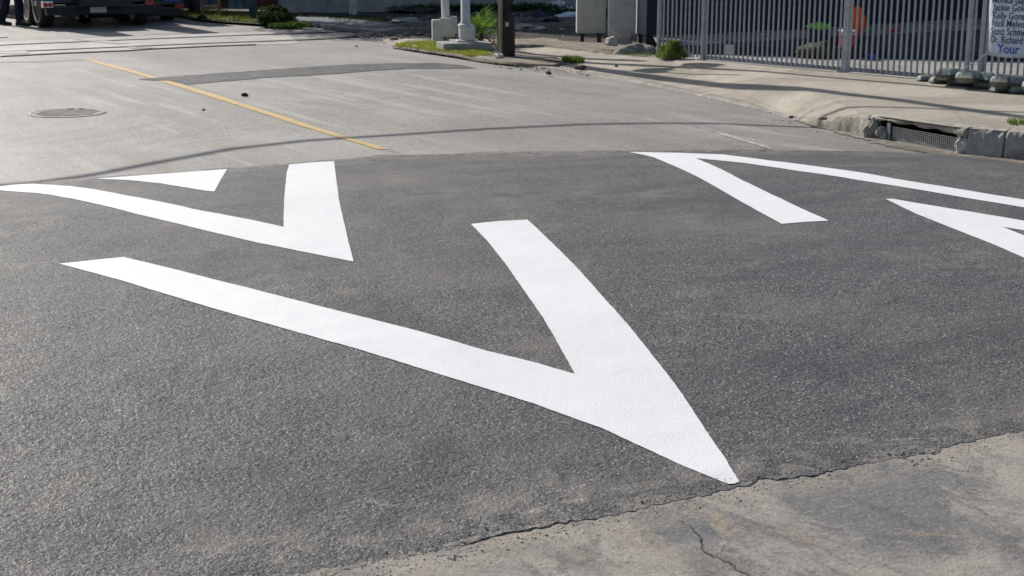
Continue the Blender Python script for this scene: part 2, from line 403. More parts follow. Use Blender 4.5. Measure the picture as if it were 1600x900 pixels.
def sheet(name, mat, P, zf, step=.5, edge=0., edge_step=None, jit=0., thick=0., parent=None, attr=None, smooth=False):
    """a flat-ish sheet with outline P (world xy), tessellated and draped on zf(x, y)"""
    P = [Vector((p[0], p[1])) for p in P]
    P = densify(P, edge_step or step)
    if jit: P = [p + Vector((noise.noise(Vector((p.x*35, p.y*35, 1))), noise.noise(Vector((p.x*35, p.y*35, 9)))))*jit
                 + Vector((noise.noise(Vector((p.x*7, p.y*7, 3))), noise.noise(Vector((p.x*7, p.y*7, 5)))))*jit for p in P]
    x0 = min(p.x for p in P); x1 = max(p.x for p in P); y0 = min(p.y for p in P); y1 = max(p.y for p in P)
    V = list(P); n = len(P)
    nx = int((x1-x0)/step)+1; ny = int((y1-y0)/step)+1
    for i in range(nx):
        for j in range(ny):
            x = x0+(i+.5+.1*((j % 2)))*step; y = y0+(j+.5)*step
            if inside(P, x, y): V.append(Vector((x, y)))
    r = delaunay_2d_cdt(V, [], [list(range(n))], 1, 1e-5)
    vs, fs = r[0], r[2]
    bm = bmesh.new(); bv = [bm.verts.new((v.x, v.y, zf(v.x, v.y))) for v in vs]
    for f in fs:
        try: bm.faces.new([bv[k] for k in f])
        except ValueError: pass
    for f in bm.faces:
        f.normal_update()
        if f.normal.z < 0: f.normal_flip()
    for v in [v for v in bm.verts if not v.link_faces]: bm.verts.remove(v)
    if thick:
        be = [e for e in bm.edges if e.is_boundary]
        ex = bmesh.ops.extrude_edge_only(bm, edges=be)
        for v in [g for g in ex['geom'] if isinstance(g, bmesh.types.BMVert)]: v.co.z -= thick
    me = bpy.data.meshes.new(name); bm.to_mesh(me); bm.free(); me.materials.append(mat)
    if attr:
        a = me.attributes.new('edge', 'FLOAT', 'POINT')
        a.data.foreach_set('value', [attr(v.co.x, v.co.y) for v in me.vertices])
    if smooth: me.polygons.foreach_set('use_smooth', [True]*len(me.polygons))
    o = bpy.data.objects.new(name, me); C.objects.link(o)
    if parent: o.parent = parent
    return o
def pxs(L, z=0.): return [at(p[0], p[1], p[2] if len(p) > 2 else z) for p in L]
def flat(z): return lambda x, y: z
def copy_tree(o, parent=None):
    c = o.copy(); C.objects.link(c); c.parent = parent
    for ch in list(o.children): copy_tree(ch, c)
    return c

# ------------------------------------------------------------------ the speed hump: a 7.5 cm table from kerb to kerb
E1 = Vector((math.cos(R(24)), math.sin(R(24)))); E2 = Vector((-E1.y, E1.x))
NEAR = [(522, 898), (642, 874), (777, 840), (875, 821), (931, 814), (1006, 797), (1078, 779), (1156, 764), (1202, 754),
        (1272, 744), (1350, 727), (1408, 719), (1463, 711), (1476, 699), (1506, 692), (1600, 678)]
FAR = [(0, 291), (50, 287), (150, 279), (250, 272), (355, 264), (452, 257), (522, 252), (600, 246), (637, 244.5), (750, 242.5), (900, 239),
       (982, 237), (1125, 236.8), (1262, 236.8), (1375, 238), (1475, 242), (1550, 250), (1600, 257)]
def ab(p): return (p.x*E1.x+p.y*E1.y, p.x*E2.x+p.y*E2.y)
def table(L, l0, l1):
    T = sorted(ab(p) for p in pxs(L))
    a, b = T[0]; T = [(a-12, b+12*l0), *T]
    a, b = T[-1]; return T+[(a+12, b+12*l1)]
TN = table(NEAR, .02, -.03); TF = table(FAR, .05, -.45)
def lut(T, a):
    if a <= T[0][0]: return T[0][1]
    for (a0, b0), (a1, b1) in zip(T, T[1:]):
        if a <= a1: return b0+(b1-b0)*(a-a0)/(a1-a0)
    return T[-1][1]
def bn(a): return lut(TN, a) + .030*noise.noise(Vector((a*5, 0, 0))) + .022*noise.noise(Vector((a*17, 5, 0))) + .012*noise.noise(Vector((a*45, 5, 0)))
def bf(a): return lut(TF, a) + .02*noise.noise(Vector((a*6, 9, 0)))
HH = .075
def prof(s):                                                # ramp with rounded toe and crest
    s = max(0, min(1, s)); return s*s*(3-2*s)*.35 + s*.65 if s < 1 else 1.
def hump_z(x, y):
    a, b = x*E1.x+y*E1.y, x*E2.x+y*E2.y
    n, f = lut(TN, a), lut(TF, a)
    L = f-n; s = b-n
    if s < -.05 or s > L+.05: return 0.
    rp = min(1.75, max(.2, L*.33))
    e = min(s, L-s)/rp
    side = max(0, min(1, L/3.0))
    return .004+.006*min(1, max(0, s)/.12) + HH*side*prof(e)
def on_hump(px, py):
    z = .06
    for _ in range(30):
        p = at(px, py, z); z = .6*z+.4*hump_z(p.x, p.y)
    return p
def hsh(ix, iy, k):
    v = np.sin(ix*127.1+iy*311.7+k*74.7)*43758.5453
    return v-np.floor(v)
def stones(x, y, cell, k):
    """height 0..1 of packed aggregate of the given size"""
    gx, gy = x/cell, y/cell; ix, iy = np.floor(gx), np.floor(gy)
    best = np.full(x.shape, 9.); hh = np.zeros(x.shape)
    for dx in (-1, 0, 1):
        for dy in (-1, 0, 1):
            jx, jy = ix+dx, iy+dy
            d = (gx-jx-hsh(jx, jy, k))**2+(gy-jy-hsh(jx, jy, k+1))**2
            m = d < best; best = np.where(m, d, best); hh = np.where(m, hsh(jx, jy, k+2), hh)
    return (.25+.75*hh)*np.clip(1-best*1.3, 0, 1)
def vnoise(x, y, k):
    ix, iy = np.floor(x), np.floor(y); fx, fy = x-ix, y-iy; fx = fx*fx*(3-2*fx); fy = fy*fy*(3-2*fy)
    a, b, c, d = hsh(ix, iy, k), hsh(ix+1, iy, k), hsh(ix, iy+1, k), hsh(ix+1, iy+1, k)
    return (a*(1-fx)+b*fx)*(1-fy)+(c*(1-fx)+d*fx)*fy
def und(X, Y): return .003*(vnoise(X*1.6, Y*1.6, 3)-.5)+.0016*(vnoise(X*8, Y*8, 5)-.5)
def grid_mesh(name, X, Y, Z, mat, attr):
    n, m = X.shape
    co = np.stack([X, Y, Z], -1).reshape(-1, 3).astype(np.float32)
    idx = np.arange(n*m).reshape(n, m)
    q = np.stack([idx[:-1, :-1], idx[1:, :-1], idx[1:, 1:], idx[:-1, 1:]], -1).reshape(-1, 4).astype(np.int32)
    me = bpy.data.meshes.new(name); me.vertices.add(len(co)); me.vertices.foreach_set('co', co.ravel())
    me.loops.add(q.size); me.loops.foreach_set('vertex_index', q.ravel())
    me.polygons.add(len(q)); me.polygons.foreach_set('loop_start', np.arange(0, q.size, 4, dtype=np.int32))
    me.polygons.foreach_set('use_smooth', np.ones(len(q), dtype=bool))
    me.update(calc_edges=True); me.materials.append(mat)
    a = me.attributes.new('edge', 'FLOAT', 'POINT'); a.data.foreach_set('value', attr.ravel().astype(np.float32))
    o = bpy.data.objects.new(name, me); C.objects.link(o); return o
def make_hump():
    A = np.concatenate([np.arange(-7.5, -.3, .04), np.arange(-.3, 4.7, .0042), np.arange(4.7, 9.4, .04)])
    bnA = np.array([bn(a) for a in A]); bfA = np.array([bf(a) for a in A]); bfA = np.maximum(bfA, bnA+.05)
    fine = np.concatenate([np.arange(0, 2.9, .0048), np.arange(2.9, 3.6, .01)])
    nf = len(fine); nc = 60
    # rows: fine steps in metres first, then the remainder in equal parts
    S = np.zeros((len(A), nf+nc))
    L = bfA-bnA; lf = np.minimum(3.6, L*.8)
    S[:, :nf] = fine[None, :]/3.6*lf[:, None]
    S[:, nf:] = lf[:, None]+(L-lf)[:, None]*(np.arange(1, nc+1)/nc)[None, :]
    AA = np.repeat(A[:, None], nf+nc, 1); BB = bnA[:, None]+S
    X = AA*E1.x+BB*E2.x; Y = AA*E1.y+BB*E2.y
    TNx = np.interp(A, [t[0] for t in TN], [t[1] for t in TN])[:, None]; TFx = np.interp(A, [t[0] for t in TF], [t[1] for t in TF])[:, None]
    LL = TFx-TNx; s_ = BB-TNx; rp = np.clip(LL*.33, .2, 1.75); e = np.clip(np.minimum(s_, LL-s_)/rp, 0, 1)
    pr = np.where(e < 1, e*e*(3-2*e)*.35+e*.65, 1); side = np.clip(LL/3, 0, 1)
    Z = .004+.006*np.clip(s_, 0, .12)/.12+HH*side*pr
    Z += und(X, Y)
    msk = np.clip((AA+.3)/.5, 0, 1)*np.clip((4.7-AA)/.8, 0, 1)*np.clip((3.5-S)/1.0, 0, 1)
    h = stones(X, Y, .0105, 1)*.7+stones(X, Y, .018, 8)*.3
    clump = vnoise(X*24, Y*24, 9)*.6+vnoise(X*55, Y*55, 12)*.4
    Z += np.where(np.minimum(s_, LL-s_) > .015, ((h-.75)*.0040+(clump-.6)*.0022)*msk-.0012*(1-msk), 0)
    dd = np.maximum(S[:, :1]*0, np.minimum(S, (L[:, None]-S)*.8))
    Z[:, 0] = np.maximum(.0015, [.0055+.008*noise.noise(Vector((a*2.3, 0, 2)))+.004*noise.noise(Vector((a*30, 0, 2))) for a in A])
    pad = lambda M_: np.concatenate([M_[:, :1], M_, M_[:, -1:]], 1)
    X, Y, Z, dd = pad(X), pad(Y), pad(Z), pad(dd)
    Z[:, 0] = -.003; Z[:, -1] = -.003
    return grid_mesh('speed_hump', X, Y, Z, M['new'], dd)
hump = tag(make_hump(), 'dark asphalt speed hump with white painted chevrons laid across the street', 'speed hump')

CHEV = {
 'largest white chevron painted closest to the camera':
  [(92, 412), (193, 402), (265, 419), (330, 436), (395, 452), (460, 469), (560, 494), (660, 519), (760, 548), (840, 567), (898.5, 584.5),
   (868, 529), (832, 472), (790, 412), (762, 377), (736, 350.5), (780, 346), (824, 343.5), (862, 379), (902, 419), (950, 473), (985, 512),
   (1010, 543), (1040, 581), (1062, 610), (1085, 645), (1110, 683), (1132, 715), (1146, 738), (1155, 752.5), (1148, 756.5), (1138, 757), (1110, 746),
   (1070, 729), (1042, 716), (1000, 697), (940, 669), (905, 657), (840, 633), (760, 607), (680, 583), (600, 558), (520, 535), (425, 508), (350, 487), (270, 463), (180, 436)],
 'white chevron with its point left of the middle of the hump':
  [(-320, 318), (-160, 302), (0, 291.5), (25, 288.5), (50, 287.3), (75, 288.5), (110, 291), (145, 295.5), (200, 306), (300, 326), (400, 345), (443, 354.5),
   (443.5, 330), (444.5, 305), (447, 280), (448.5, 268), (452, 257), (487, 254), (522, 252.3), (526, 285), (530, 315), (537, 345), (545, 380), (552.5, 409),
   (500, 399), (400, 379), (300, 355), (200, 331), (120, 312), (80, 304.5), (57, 301.5), (0, 297.5), (-160, 305)],
 'small white chevron tip cut off by the far edge of the hump at the left':
  [(148, 279.5), (250, 272), (355, 264.3), (345, 281), (335, 299.5), (322, 298.5), (290, 293), (250, 286.5), (200, 281.5)],
 'white chevron pointing away at the far right edge of the hump':
  [(984, 237.8), (1060, 239), (1130, 241.5), (1250, 257), (1400, 280), (1600, 312), (1760, 337), (1760, 351), (1600, 324), (1400, 291), (1250, 268), (1160, 254.5), (1087, 247.5),
   (1150, 277), (1200, 301), (1250, 325), (1295, 344.8), (1255, 347), (1222, 350), (1160, 316), (1090, 276), (1045, 256), (1022, 246), (1005, 242)],
 'white chevron whose point lies at the right side of the hump':
  [(1384, 311), (1396, 311), (1450, 320), (1530, 333), (1600, 345), (1720, 366), (1720, 380), (1600, 360), (1566, 354), (1600, 368), (1720, 420), (1700, 450), (1600, 402.5), (1540, 377), (1480, 353), (1430, 333)],
}
for lab, L in CHEV.items():
    P = [on_hump(*p) for p in L]
    o = sheet('chevron_marking', M['white'], P, lambda x, y: hump_z(x, y)+.0014+float(und(np.float64(x), np.float64(y))), .04, 0, .012, .0016, .001, hump)
    o['label'] = lab

# ------------------------------------------------------------------ ground, road, pavement
gr = sheet('ground', M['dirt'], [(-250, -150), (250, -150), (250, 350), (-250, 350)], flat(-.06), 60); tag(gr, kind='structure')
rd = sheet('road', M['old'], [(-60, -20), (14, -20), (14, 20), (-2, 26.3), (-10, 44), (-60, 60)], flat(0.), 4); tag(rd, kind='structure')
def cz_edge(x, y):
    a, b = x*E1.x+y*E1.y, x*E2.x+y*E2.y; return max(0, lut(TN, a)-b)
PA = [(a*.1) for a in range(-80, 94)]
cp = [E1*a+E2*(lut(TN, a)+.15) for a in PA] + [E1*9.6+E2*-6, E1*-8+E2*-6]
cr = sheet('concrete_road', M['concrete_front'], cp, flat(.004), .12, attr=cz_edge); tag(cr, kind='structure')
def strip(L, w, name, mat, z, parent, jit=.35, taper=True):
    P = pxs(L, z); Lf, Rt = [], []
    pts = []
    for a, b in zip(P, P[1:]):
        n = max(2, int((b-a).length/.012)); pts += [a.lerp(b, k/n) for k in range(n)]
    pts.append(P[-1])
    for i, p in enumerate(pts):
        t = (pts[min(i+1, len(pts)-1)]-pts[max(i-1, 0)]).normalized(); nn = Vector((-t.y, t.x, 0))
        o = nn*w*(2.2*noise.noise(Vector((p.x*11, p.y*11, 3)))+2.4*noise.noise(Vector((p.x*60, p.y*60, 3))))
        ww = w*(.45+.55*abs(noise.noise(Vector((p.x*20, p.y*20, 7))))*1.6)*(min(1, (i+1)/4, (len(pts)-i)/4) if taper else 1)
        Lf.append(p+o+nn*ww/2); Rt.append(p+o-nn*ww/2)
    b = MB()
    lv = [b.bm.verts.new(q) for q in Lf]; rv = [b.bm.verts.new(q) for q in Rt]
    for i in range(len(lv)-1): b.bm.faces.new((lv[i], rv[i], rv[i+1], lv[i+1]))
    return b.build(name, mat, parent)
strip([(1062, 812), (1078, 820), (1084, 833), (1093, 842), (1099, 857), (1113, 869), (1124, 872), (1136, 879), (1152, 892), (1167, 896), (1200, 925)], .0055, 'crack', M['black'], .0065, cr)
strip([(700, 873), (720, 868)], .03, 'crack', M['black'], .0065, cr)
strip([(1113, 869), (1125, 862), (1131, 850)], .003, 'crack', M['black'], .0065, cr)
strip([(607, 235), (700, 263)], .01, 'crack', M['black'], .003, rd)
sheet('yellow_line', M['yellow'], pxs([(130, 91), (145, 94), (208, 110), (256, 124), (330, 146), (400, 168), (470, 191), (540, 214), (608, 233), (592, 234), (536, 217.5), (465, 195.5), (400, 174.5), (330, 152), (280, 136.5), (240, 124), (195, 111), (150, 99)]), flat(.004), .4, 0, .08, .012, 0, rd)
sheet('worn_stripe', M['worn_white'], pxs([(1085, 197), (1100, 200), (1210, 232), (1204, 233.5), (1130, 212)]), flat(.004), .4, 0, .06, .02, 0, rd)
for L in ([(117, 61), (128, 61.5), (205, 68), (185, 69.5), (138, 66)], [(0, 76), (40, 79), (45, 84), (20, 85.5), (-40, 84)], [(195, 74), (230, 74.5), (242, 76), (206, 76)], [(-30, 55), (12, 56), (10, 59), (-30, 60)]):
    sheet('worn_stripe', M['worn_white'], pxs(L), flat(.012), .4, 0, .1, .04, 0, rd)
tp = sheet('dark_patch', M['patch'], pxs([(212, 124.5), (272, 119.5), (340, 115), (400, 111), (480, 105), (560, 100.5), (620, 99), (680, 98.5), (720, 102), (742, 107), (700, 107.5), (640, 107.5), (580, 111), (520, 116), (430, 121), (360, 126.5), (292, 132.5), (268, 127)]), flat(.005), .3, 0, .1, .05, 0, rd)  # darker strip laid across the road
# dusty strip along the far edge of the hump, the gutter and the crossing
dust = [at(*p) for p in [(455, 257), (600, 243), (760, 238.5), (1000, 234.5), (1200, 234)]]
for d_ in (dust,):
    P = list(d_)+[p+Vector((-.1, -.35, 0)) for p in reversed(d_)]
    sheet('sand_drift', M['dirt_pale'], P, flat(.004), .2, 0, .05, .06, 0, rd)

# ---- kerb and pavement on the right
KB = [(1240, 186, 0.02), (1287, 200, .09), (1342, 210, .17), (1375, 218, .185), (1430, 229, .195), (1482, 238.5, .20), (1512, 242, .20), (1567, 247, .20), (1600, 250, .20), (1760, 272, .20), (2100, 320, .20)]
KBp = [at(x, y) for x, y, h in KB]; KBh = [h for *_, h in KB]
def back(i, d):                                            # inward offset from the kerb face
    a, b = KBp[max(i-1, 0)], KBp[min(i+1, len(KBp)-1)]; t = (b-a).normalized(); n = Vector((-t.y, t.x, 0)); return n*d
lip = [(598, 67), (640, 75), (700, 84), (760, 94), (800, 101), (860, 108), (920, 116), (980, 125), (1060, 141), (1130, 156), (1200, 173)]
lipP = [at(x, y) for x, y in lip]
ktop = [KBp[i]+back(i, .02)+Vector((0, 0, KBh[i])) for i in range(len(KBp))]
FZ = .13
farp = [(598, 60), (650, 60), (710, 61), (780, 62), (840, 68), (900, 76), (950, 84), (1000, 89), (1040, 90)]
FA, FB = at(1027, 88, FZ), at(1600, 137, FZ)
fdir = (FB-FA).normalized()
near_pts = [p+Vector((0, 0, .012)) for p in lipP]+ktop
def fence_pt(px):                                          # the point of the fence line that shows in column px
    k = (px-800)/F
    # x = k*(y cos + (H-z) sin)
    A = FA; a = A.x-k*(A.y*math.cos(TH)+(CH-FZ)*math.sin(TH)); b = fdir.x-k*fdir.y*math.cos(TH)
    return A-fdir*(a/b)
fpx = [1040, 1100, 1160, 1220, 1280, 1340, 1400, 1460, 1520, 1600, 1800]
fz = [at(x, y, .03+.09*i/8) for i, (x, y) in enumerate(farp)]
far_pts = fz+[fence_pt(x)-Vector((-.0, 0, 0)) for x in fpx]
def resample(P, n):
    d = [0]
    for a, b in zip(P, P[1:]): d.append(d[-1]+(b-a).length)
    out = []
    for k in range(n):
        t = d[-1]*k/(n-1); i = max(j for j in range(len(d)) if d[j] <= t+1e-9); i = min(i, len(P)-2)
        out.append(P[i].lerp(P[i+1], (t-d[i])/max(1e-9, d[i+1]-d[i])))
    return out
NN, NM = 160, 24
a_, b_ = resample(near_pts, NN), resample(far_pts, NN)
# keep the kerb vertices exact: split the pavement in two at the start of the kerb
def loft(name, mat, A, B, n, m, amp=.006):
    A, B = (A, B)
    b = MB(); g = []
    for p, q in zip(A, B):
        g.append([])
        for j in range(m+1):
            v = p.lerp(q, j/m)
            if 0 < j < m: v = v+Vector((0, 0, amp*noise.noise(Vector((v.x*1.3, v.y*1.3, 0)))))
            g[-1].append(b.bm.verts.new(v))
    for i in range(len(g)-1):
        for j in range(m): b.bm.faces.new((g[i][j], g[i+1][j], g[i+1][j+1], g[i][j+1]))
    return b.build(name, mat)
kA = []
for p, q in zip(near_pts, near_pts[1:]):
    kA += [p.lerp(q, k/6) for k in range(6)]
kA.append(near_pts[-1])
kB = resample(far_pts, len(kA))
pv = tag(loft('pavement', M['pave'], kA, kB, 0, 24), kind='structure')
PAVE_TREE = None
from mathutils.bvhtree import BVHTree
bmt = bmesh.new(); bmt.from_mesh(pv.data); PAVE_TREE = BVHTree.FromBMesh(bmt)
def pave_z(x, y, dz=.0):
    h = PAVE_TREE.ray_cast(Vector((x, y, 5)), Vector((0, 0, -1)))
    return (h[0].z if h[0] else .02)+dz
def on_pave(px, py, z0=.1):
    z = z0
    for _ in range(8): p = at(px, py, z); z = pave_z(p.x, p.y)
    return at(px, py, z)
# kerb face, with a gap for the drain mouth
def kerb_run(i0, pts, name='kerb'):
    """pts: list of (base, height) ; a rounded kerb strip"""
    b = MB(); rows = []
    for k, (p, h, n) in enumerate(pts):
        w = .014*noise.noise(Vector((p.x*5, p.y*5, 1)))
        ch = max(0, noise.noise(Vector((p.x*8, p.y*8, 6)))-.12)*.09+max(0, noise.noise(Vector((p.x*25, p.y*25, 6)))-.2)*.03
        prof_ = [(-.02, -.02), (-.014, h*.2), (-.012, h*.4), (-.006, h*.6), (.0, h*.8), (.002+ch*.3, h-.022-ch*.6), (.010+ch, h-.006-ch*.3), (.020+ch*1.2, h-.001), (.05, h+.004), (.14, h+.005), (.15, h-.03)]
        rows.append([b.bm.verts.new(p+n*(o+w*(1 if z > 0 else 0)+.008*noise.noise(Vector((p.x*28, p.y*28, z*30)))*(z > 0))+Vector((0, 0, z+.004*noise.noise(Vector((p.x*22, o*50, z*10)))))) for o, z in prof_])
    for r0, r1 in zip(rows, rows[1:]):
        for j in range(len(r0)-1): b.bm.faces.new((r0[j], r1[j], r1[j+1], r0[j+1]))
    b.bm.faces.new(rows[0]); b.bm.faces.new(rows[-1][::-1])
    return b.build(name, M['kerb'], None, True)
def kpt(px):
    """base point, height, inward normal of the kerb line at photo column px"""
    for i in range(len(KB)-1):
        if KB[i][0] <= px <= KB[i+1][0]:
            t = (px-KB[i][0])/(KB[i+1][0]-KB[i][0]); p = at(px, KB[i][1]+(KB[i+1][1]-KB[i][1])*t); h = KB[i][2]+(KB[i+1][2]-KB[i][2])*t
            d = (KBp[i+1]-KBp[i]).normalized(); return p, h, Vector((-d.y, d.x, 0))
def ks(a, b, n): return [kpt(a+(b-a)*k/n) for k in range(n+1)]
k1 = tag(kerb_run(0, ks(1241, 1356, 70)), kind='structure')
k2 = tag(kerb_run(0, ks(1509, 1566, 40)), kind='structure')
k3 = tag(kerb_run(0, ks(1569, 1700, 60)), kind='structure')
# gutter
gp = [kpt(x)[0] for x in (1241, 1287, 1342, 1375, 1430, 1482, 1512, 1567, 1600, 1700)]
gq = pxs([(1700, 275), (1600, 262), (1550, 252), (1475, 244), (1400, 232), (1330, 214), (1240, 189)])
tag(sheet('gutter', M['gutter'], gp+gq, flat(.006), .15, 0, .04, .05), kind='structure')

# storm drain
pL, hL, nL = kpt(1362); pR, hR, nR = kpt(1500)
drain = empty('storm_drain', (pL+pR)/2, label='storm drain opening in the kerb with a perforated steel screen', cat='storm drain')
off = (pL+pR)/2
dd = (pR-pL).normalized(); dn = Vector((-dd.y, dd.x, 0)); W = (pR-pL).length
def dl(u, v, z): return dd*u+dn*v+Vector((0, 0, z))        # local to the drain
b = MB()                                                    # cavity
for q in ([(-W/2, .0, -.3), (W/2, .0, -.3), (W/2, .7, -.3), (-W/2, .7, -.3)], [(-W/2, .7, -.3), (W/2, .7, -.3), (W/2, .7, .14), (-W/2, .7, .14)],
          [(-W/2, 0, -.3), (-W/2, .7, -.3), (-W/2, .7, .14), (-W/2, 0, .14)], [(W/2, 0, -.3), (W/2, .7, -.3), (W/2, .7, .14), (W/2, 0, .14)]):
    b.quad(*[dl(*c) for c in q])
b.build('chamber', M['chamber'], drain)
b = MB(); rows = []
for k in range(41):                                         # the lip over the mouth, broken underneath
    u = -W/2-.03+(W+.06)*k/40; t = (k/40); h = hL+(hR-hL)*t
    arch = .034+.035*t**3+.018*noise.noise(Vector((u*7, 0, 0)))+.008*noise.noise(Vector((u*25, 0, 0)))
    w = .01*noise.noise(Vector((u*9, 3, 0)))
    rows.append([b.bm.verts.new(dl(u, v+w, z)) for v, z in ((.16, h-arch), (.02, h-arch), (.0, h-arch+.014), (-.002, h-.02), (.014, h-.002), (.05, h+.005), (.16, h+.006))])
for r0, r1 in zip(rows, rows[1:]):
    for j in range(6): b.bm.faces.new((r0[j], r1[j], r1[j+1], r0[j+1]))
b.bm.faces.new(rows[0]); b.bm.faces.new(rows[-1][::-1])
b.build('lip', M['kerb'], drain, True)
def drain_u(px):
    p = kpt(px)[0]-off; return p.dot(dd)
u0, u1 = drain_u(1384), drain_u(1487)
b = MB(); nx, nz, hh = 34, 7, .118                          # screen of perforated steel, real holes
for i in range(nx+1):
    u = u0+(u1-u0)*i/nx; b.box(dl(u, .045, hh/2-.005), (.006, .004, hh), Matrix.Rotation(math.atan2(dd.y, dd.x), 3, 'Z'))
for j in range(nz+1):
    b.box(dl((u0+u1)/2, .043, .004+(hh-.012)*j/nz), (u1-u0, .004, .005), Matrix.Rotation(math.atan2(dd.y, dd.x), 3, 'Z'))
b.build('screen', M['grate'], drain)
for uu, nm in ((u0-.03, 'screen_bracket'), (u1+.02, 'screen_bracket')):
    MB().box(dl(uu, .03, .065), (.04, .012, .15), Matrix.Rotation(math.atan2(dd.y, dd.x), 3, 'Z'), .003).build(nm, M['grate'], drain)
b = MB().rock((0, 0, 0), (.055, .05, .085), 3, amp=.25); o = b.build('end_block', M['stone'], drain); o.location = dl(drain_u(1498), .03, .055)
b = MB().rock((0, 0, 0), (.065, .05, .10), 3, amp=.3); o = b.build('end_block', M['kerb'], drain); o.location = dl(drain_u(1362), .0, .06)
b = MB().rock((0, 0, 0), (.045, .05, .06), 3, amp=.35); o = b.build('end_block', M['kerb'], drain); o.location = dl(drain_u(1374), .015, .04)
for (x, y) in ((980, 125.5), (1120, 152)):
    pass
for L in ([(945, 119), (1040, 112), (1130, 104)], [(1060, 141), (1130, 133), (1200, 122), (1290, 112)], [(1240, 178), (1290, 166), (1330, 157)], [(1510, 199), (1490, 170), (1475, 145)]):
    P = [on_pave(*p) for p in L]
    b = MB()
    pts = []
    for p, q in zip(P, P[1:]): pts += [p.lerp(q, k/20) for k in range(20)]
    prev = None
    for p in pts:
        z = pave_z(p.x, p.y, .004); o = .03*noise.noise(Vector((p.x*6, p.y*6, 0))); w = .003+.009*abs(noise.noise(Vector((p.x*9, p.y*9, 3))))
        cur = (b.bm.verts.new((p.x+o-.3*w, p.y+o-w, z)), b.bm.verts.new((p.x+o+.3*w, p.y+o+w, z)))
        if prev: b.bm.faces.new((prev[0], cur[0], cur[1], prev[1]))
        prev = cur
    b.build('joint', M['black'], pv)

# ---- verge with grass round the signal base, dirt lot, yard behind the fence
vg = [(612, 70), (640, 66.5), (690, 65), (760, 68), (800, 76), (850, 86), (895, 96), (860, 101), (800, 97.5), (760, 93), (700, 83.5), (650, 76)]
VZ = .055
tag(sheet('verge', M['dirt_pale'], pxs(vg, VZ), lambda x, y: VZ+.02*noise.noise(Vector((x*1.5, y*1.5, 0))), .15, 0, .08, .02, .03, smooth=True), kind='structure')
vk = [(604, 70, .03), (625, 75, .055), (650, 79, .06), (700, 87, .06), (740, 94, .055), (790, 101, .04), (850, 108, .03), (920, 117, .02), (980, 126, .018), (1060, 142, .015), (1130, 157, .015), (1200, 174, .015), (1241, 186.5, .02)]
P = [at(x, y) for x, y, h in vk]; b = MB(); prev = None; PP = []
for (p, q, h0_, h1_) in zip(P, P[1:], [v[2] for v in vk], [v[2] for v in vk][1:]): PP += [(p.lerp(q, k/12), h0_+(h1_-h0_)*k/12) for k in range(12)]
for i in range(len(PP)-1):
    p, h = PP[i]; t = (PP[i+1][0]-p).normalized(); n = Vector((-t.y, t.x, 0)); n = n if n.y > 0 else -n
    w = .018*noise.noise(Vector((p.x*3, p.y*3, 0))); h += .008*noise.noise(Vector((p.x*5, p.y*5, 3)))
    cur = [b.bm.verts.new(p+n*(o+w)+Vector((0, 0, z))) for o, z in ((-.03, -.01), (-.015, h*.8), (.01, h), (.10, h+.006), (.13, h-.03))]
    if prev:
        for k in range(4): b.bm.faces.new((prev[k], prev[k+1], cur[k+1], cur[k]))
    prev = cur
tag(b.build('kerb', M['kerb'], None, True), kind='structure')
lot = pxs([(560, 47), (640, 50), (700, 58), (800, 66), (860, 66), (920, 74), (1000, 85), (1040, 87)], .035)
lotp = [(p.x, p.y) for p in lot]+[(FA.x+.2, FA.y+4), (16, 36), (-3, 40), (-8.5, 33.2)]
tag(sheet('dirt_lot', M['dirt'], lotp, lambda x, y: .04+.03*noise.noise(Vector((x*.5, y*.5, 0)))+.006*noise.noise(Vector((x*2, y*2, 0))), .3, 0, .2, .06, smooth=True), kind='structure')
tag(sheet('dirt_edge', M['dirt_pale'], pxs([(806, 60), (870, 61), (930, 66), (1030, 74), (1040, 89), (1000, 89), (950, 84), (900, 76), (850, 70), (806, 70)], .10), lambda x, y: .10+.04*noise.noise(Vector((x*2, y*2, 0))), .15, 0, .1, .05, .1, smooth=True), kind='structure')
fn = Vector((-fdir.y, fdir.x, 0))                          # away from the street
yA, yB = FA-fdir*.2, FB+fdir*5
tag(sheet('yard', M['yard'], [yA, yB, yB+fn*9, yA+fn*9], flat(FZ-.012), .6, 0, .4), kind='structure')
# path in the shade of the far wall
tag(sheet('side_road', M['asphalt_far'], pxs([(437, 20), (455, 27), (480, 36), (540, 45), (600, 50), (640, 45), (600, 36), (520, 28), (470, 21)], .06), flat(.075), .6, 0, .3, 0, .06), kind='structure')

# railway crossing
RZ = .006
r1 = [(-150, 77), (0, 71), (60, 68.5), (300, 58.5), (440, 53.4), (540, 49.5), (640, 45.8), (900, 36.5)]
r2 = [(-150, 89), (0, 82), (150, 75.5), (300, 69), (440, 64), (520, 60.5), (620, 56.5), (690, 53.5), (900, 45), (1020, 40)]
r3 = [(-150, 97), (0, 89), (100, 83.7), (200, 79.8), (240, 77), (340, 72.3), (440, 69.5), (470, 68.7)]
r0 = [(-150, 72), (0, 66), (60, 63.5), (300, 54), (440, 49)]
tag(sheet('crossing_slab', M['crossing'], pxs(r0+r3[::-1]), flat(.005), .8, 0, .3), kind='structure')
track = empty('railway_track', at(200, 70), label='pair of steel rails crossing the street behind the yellow line', cat='railway track')
def worldtube(name, P, r, mat, parent=None, seg=8):
    o = MB().tube(P, r, seg).build(name, mat, None, True)
    if parent:
        o.parent = parent; o.matrix_parent_inverse = Matrix.Translation(-Vector(parent.location))
    return o
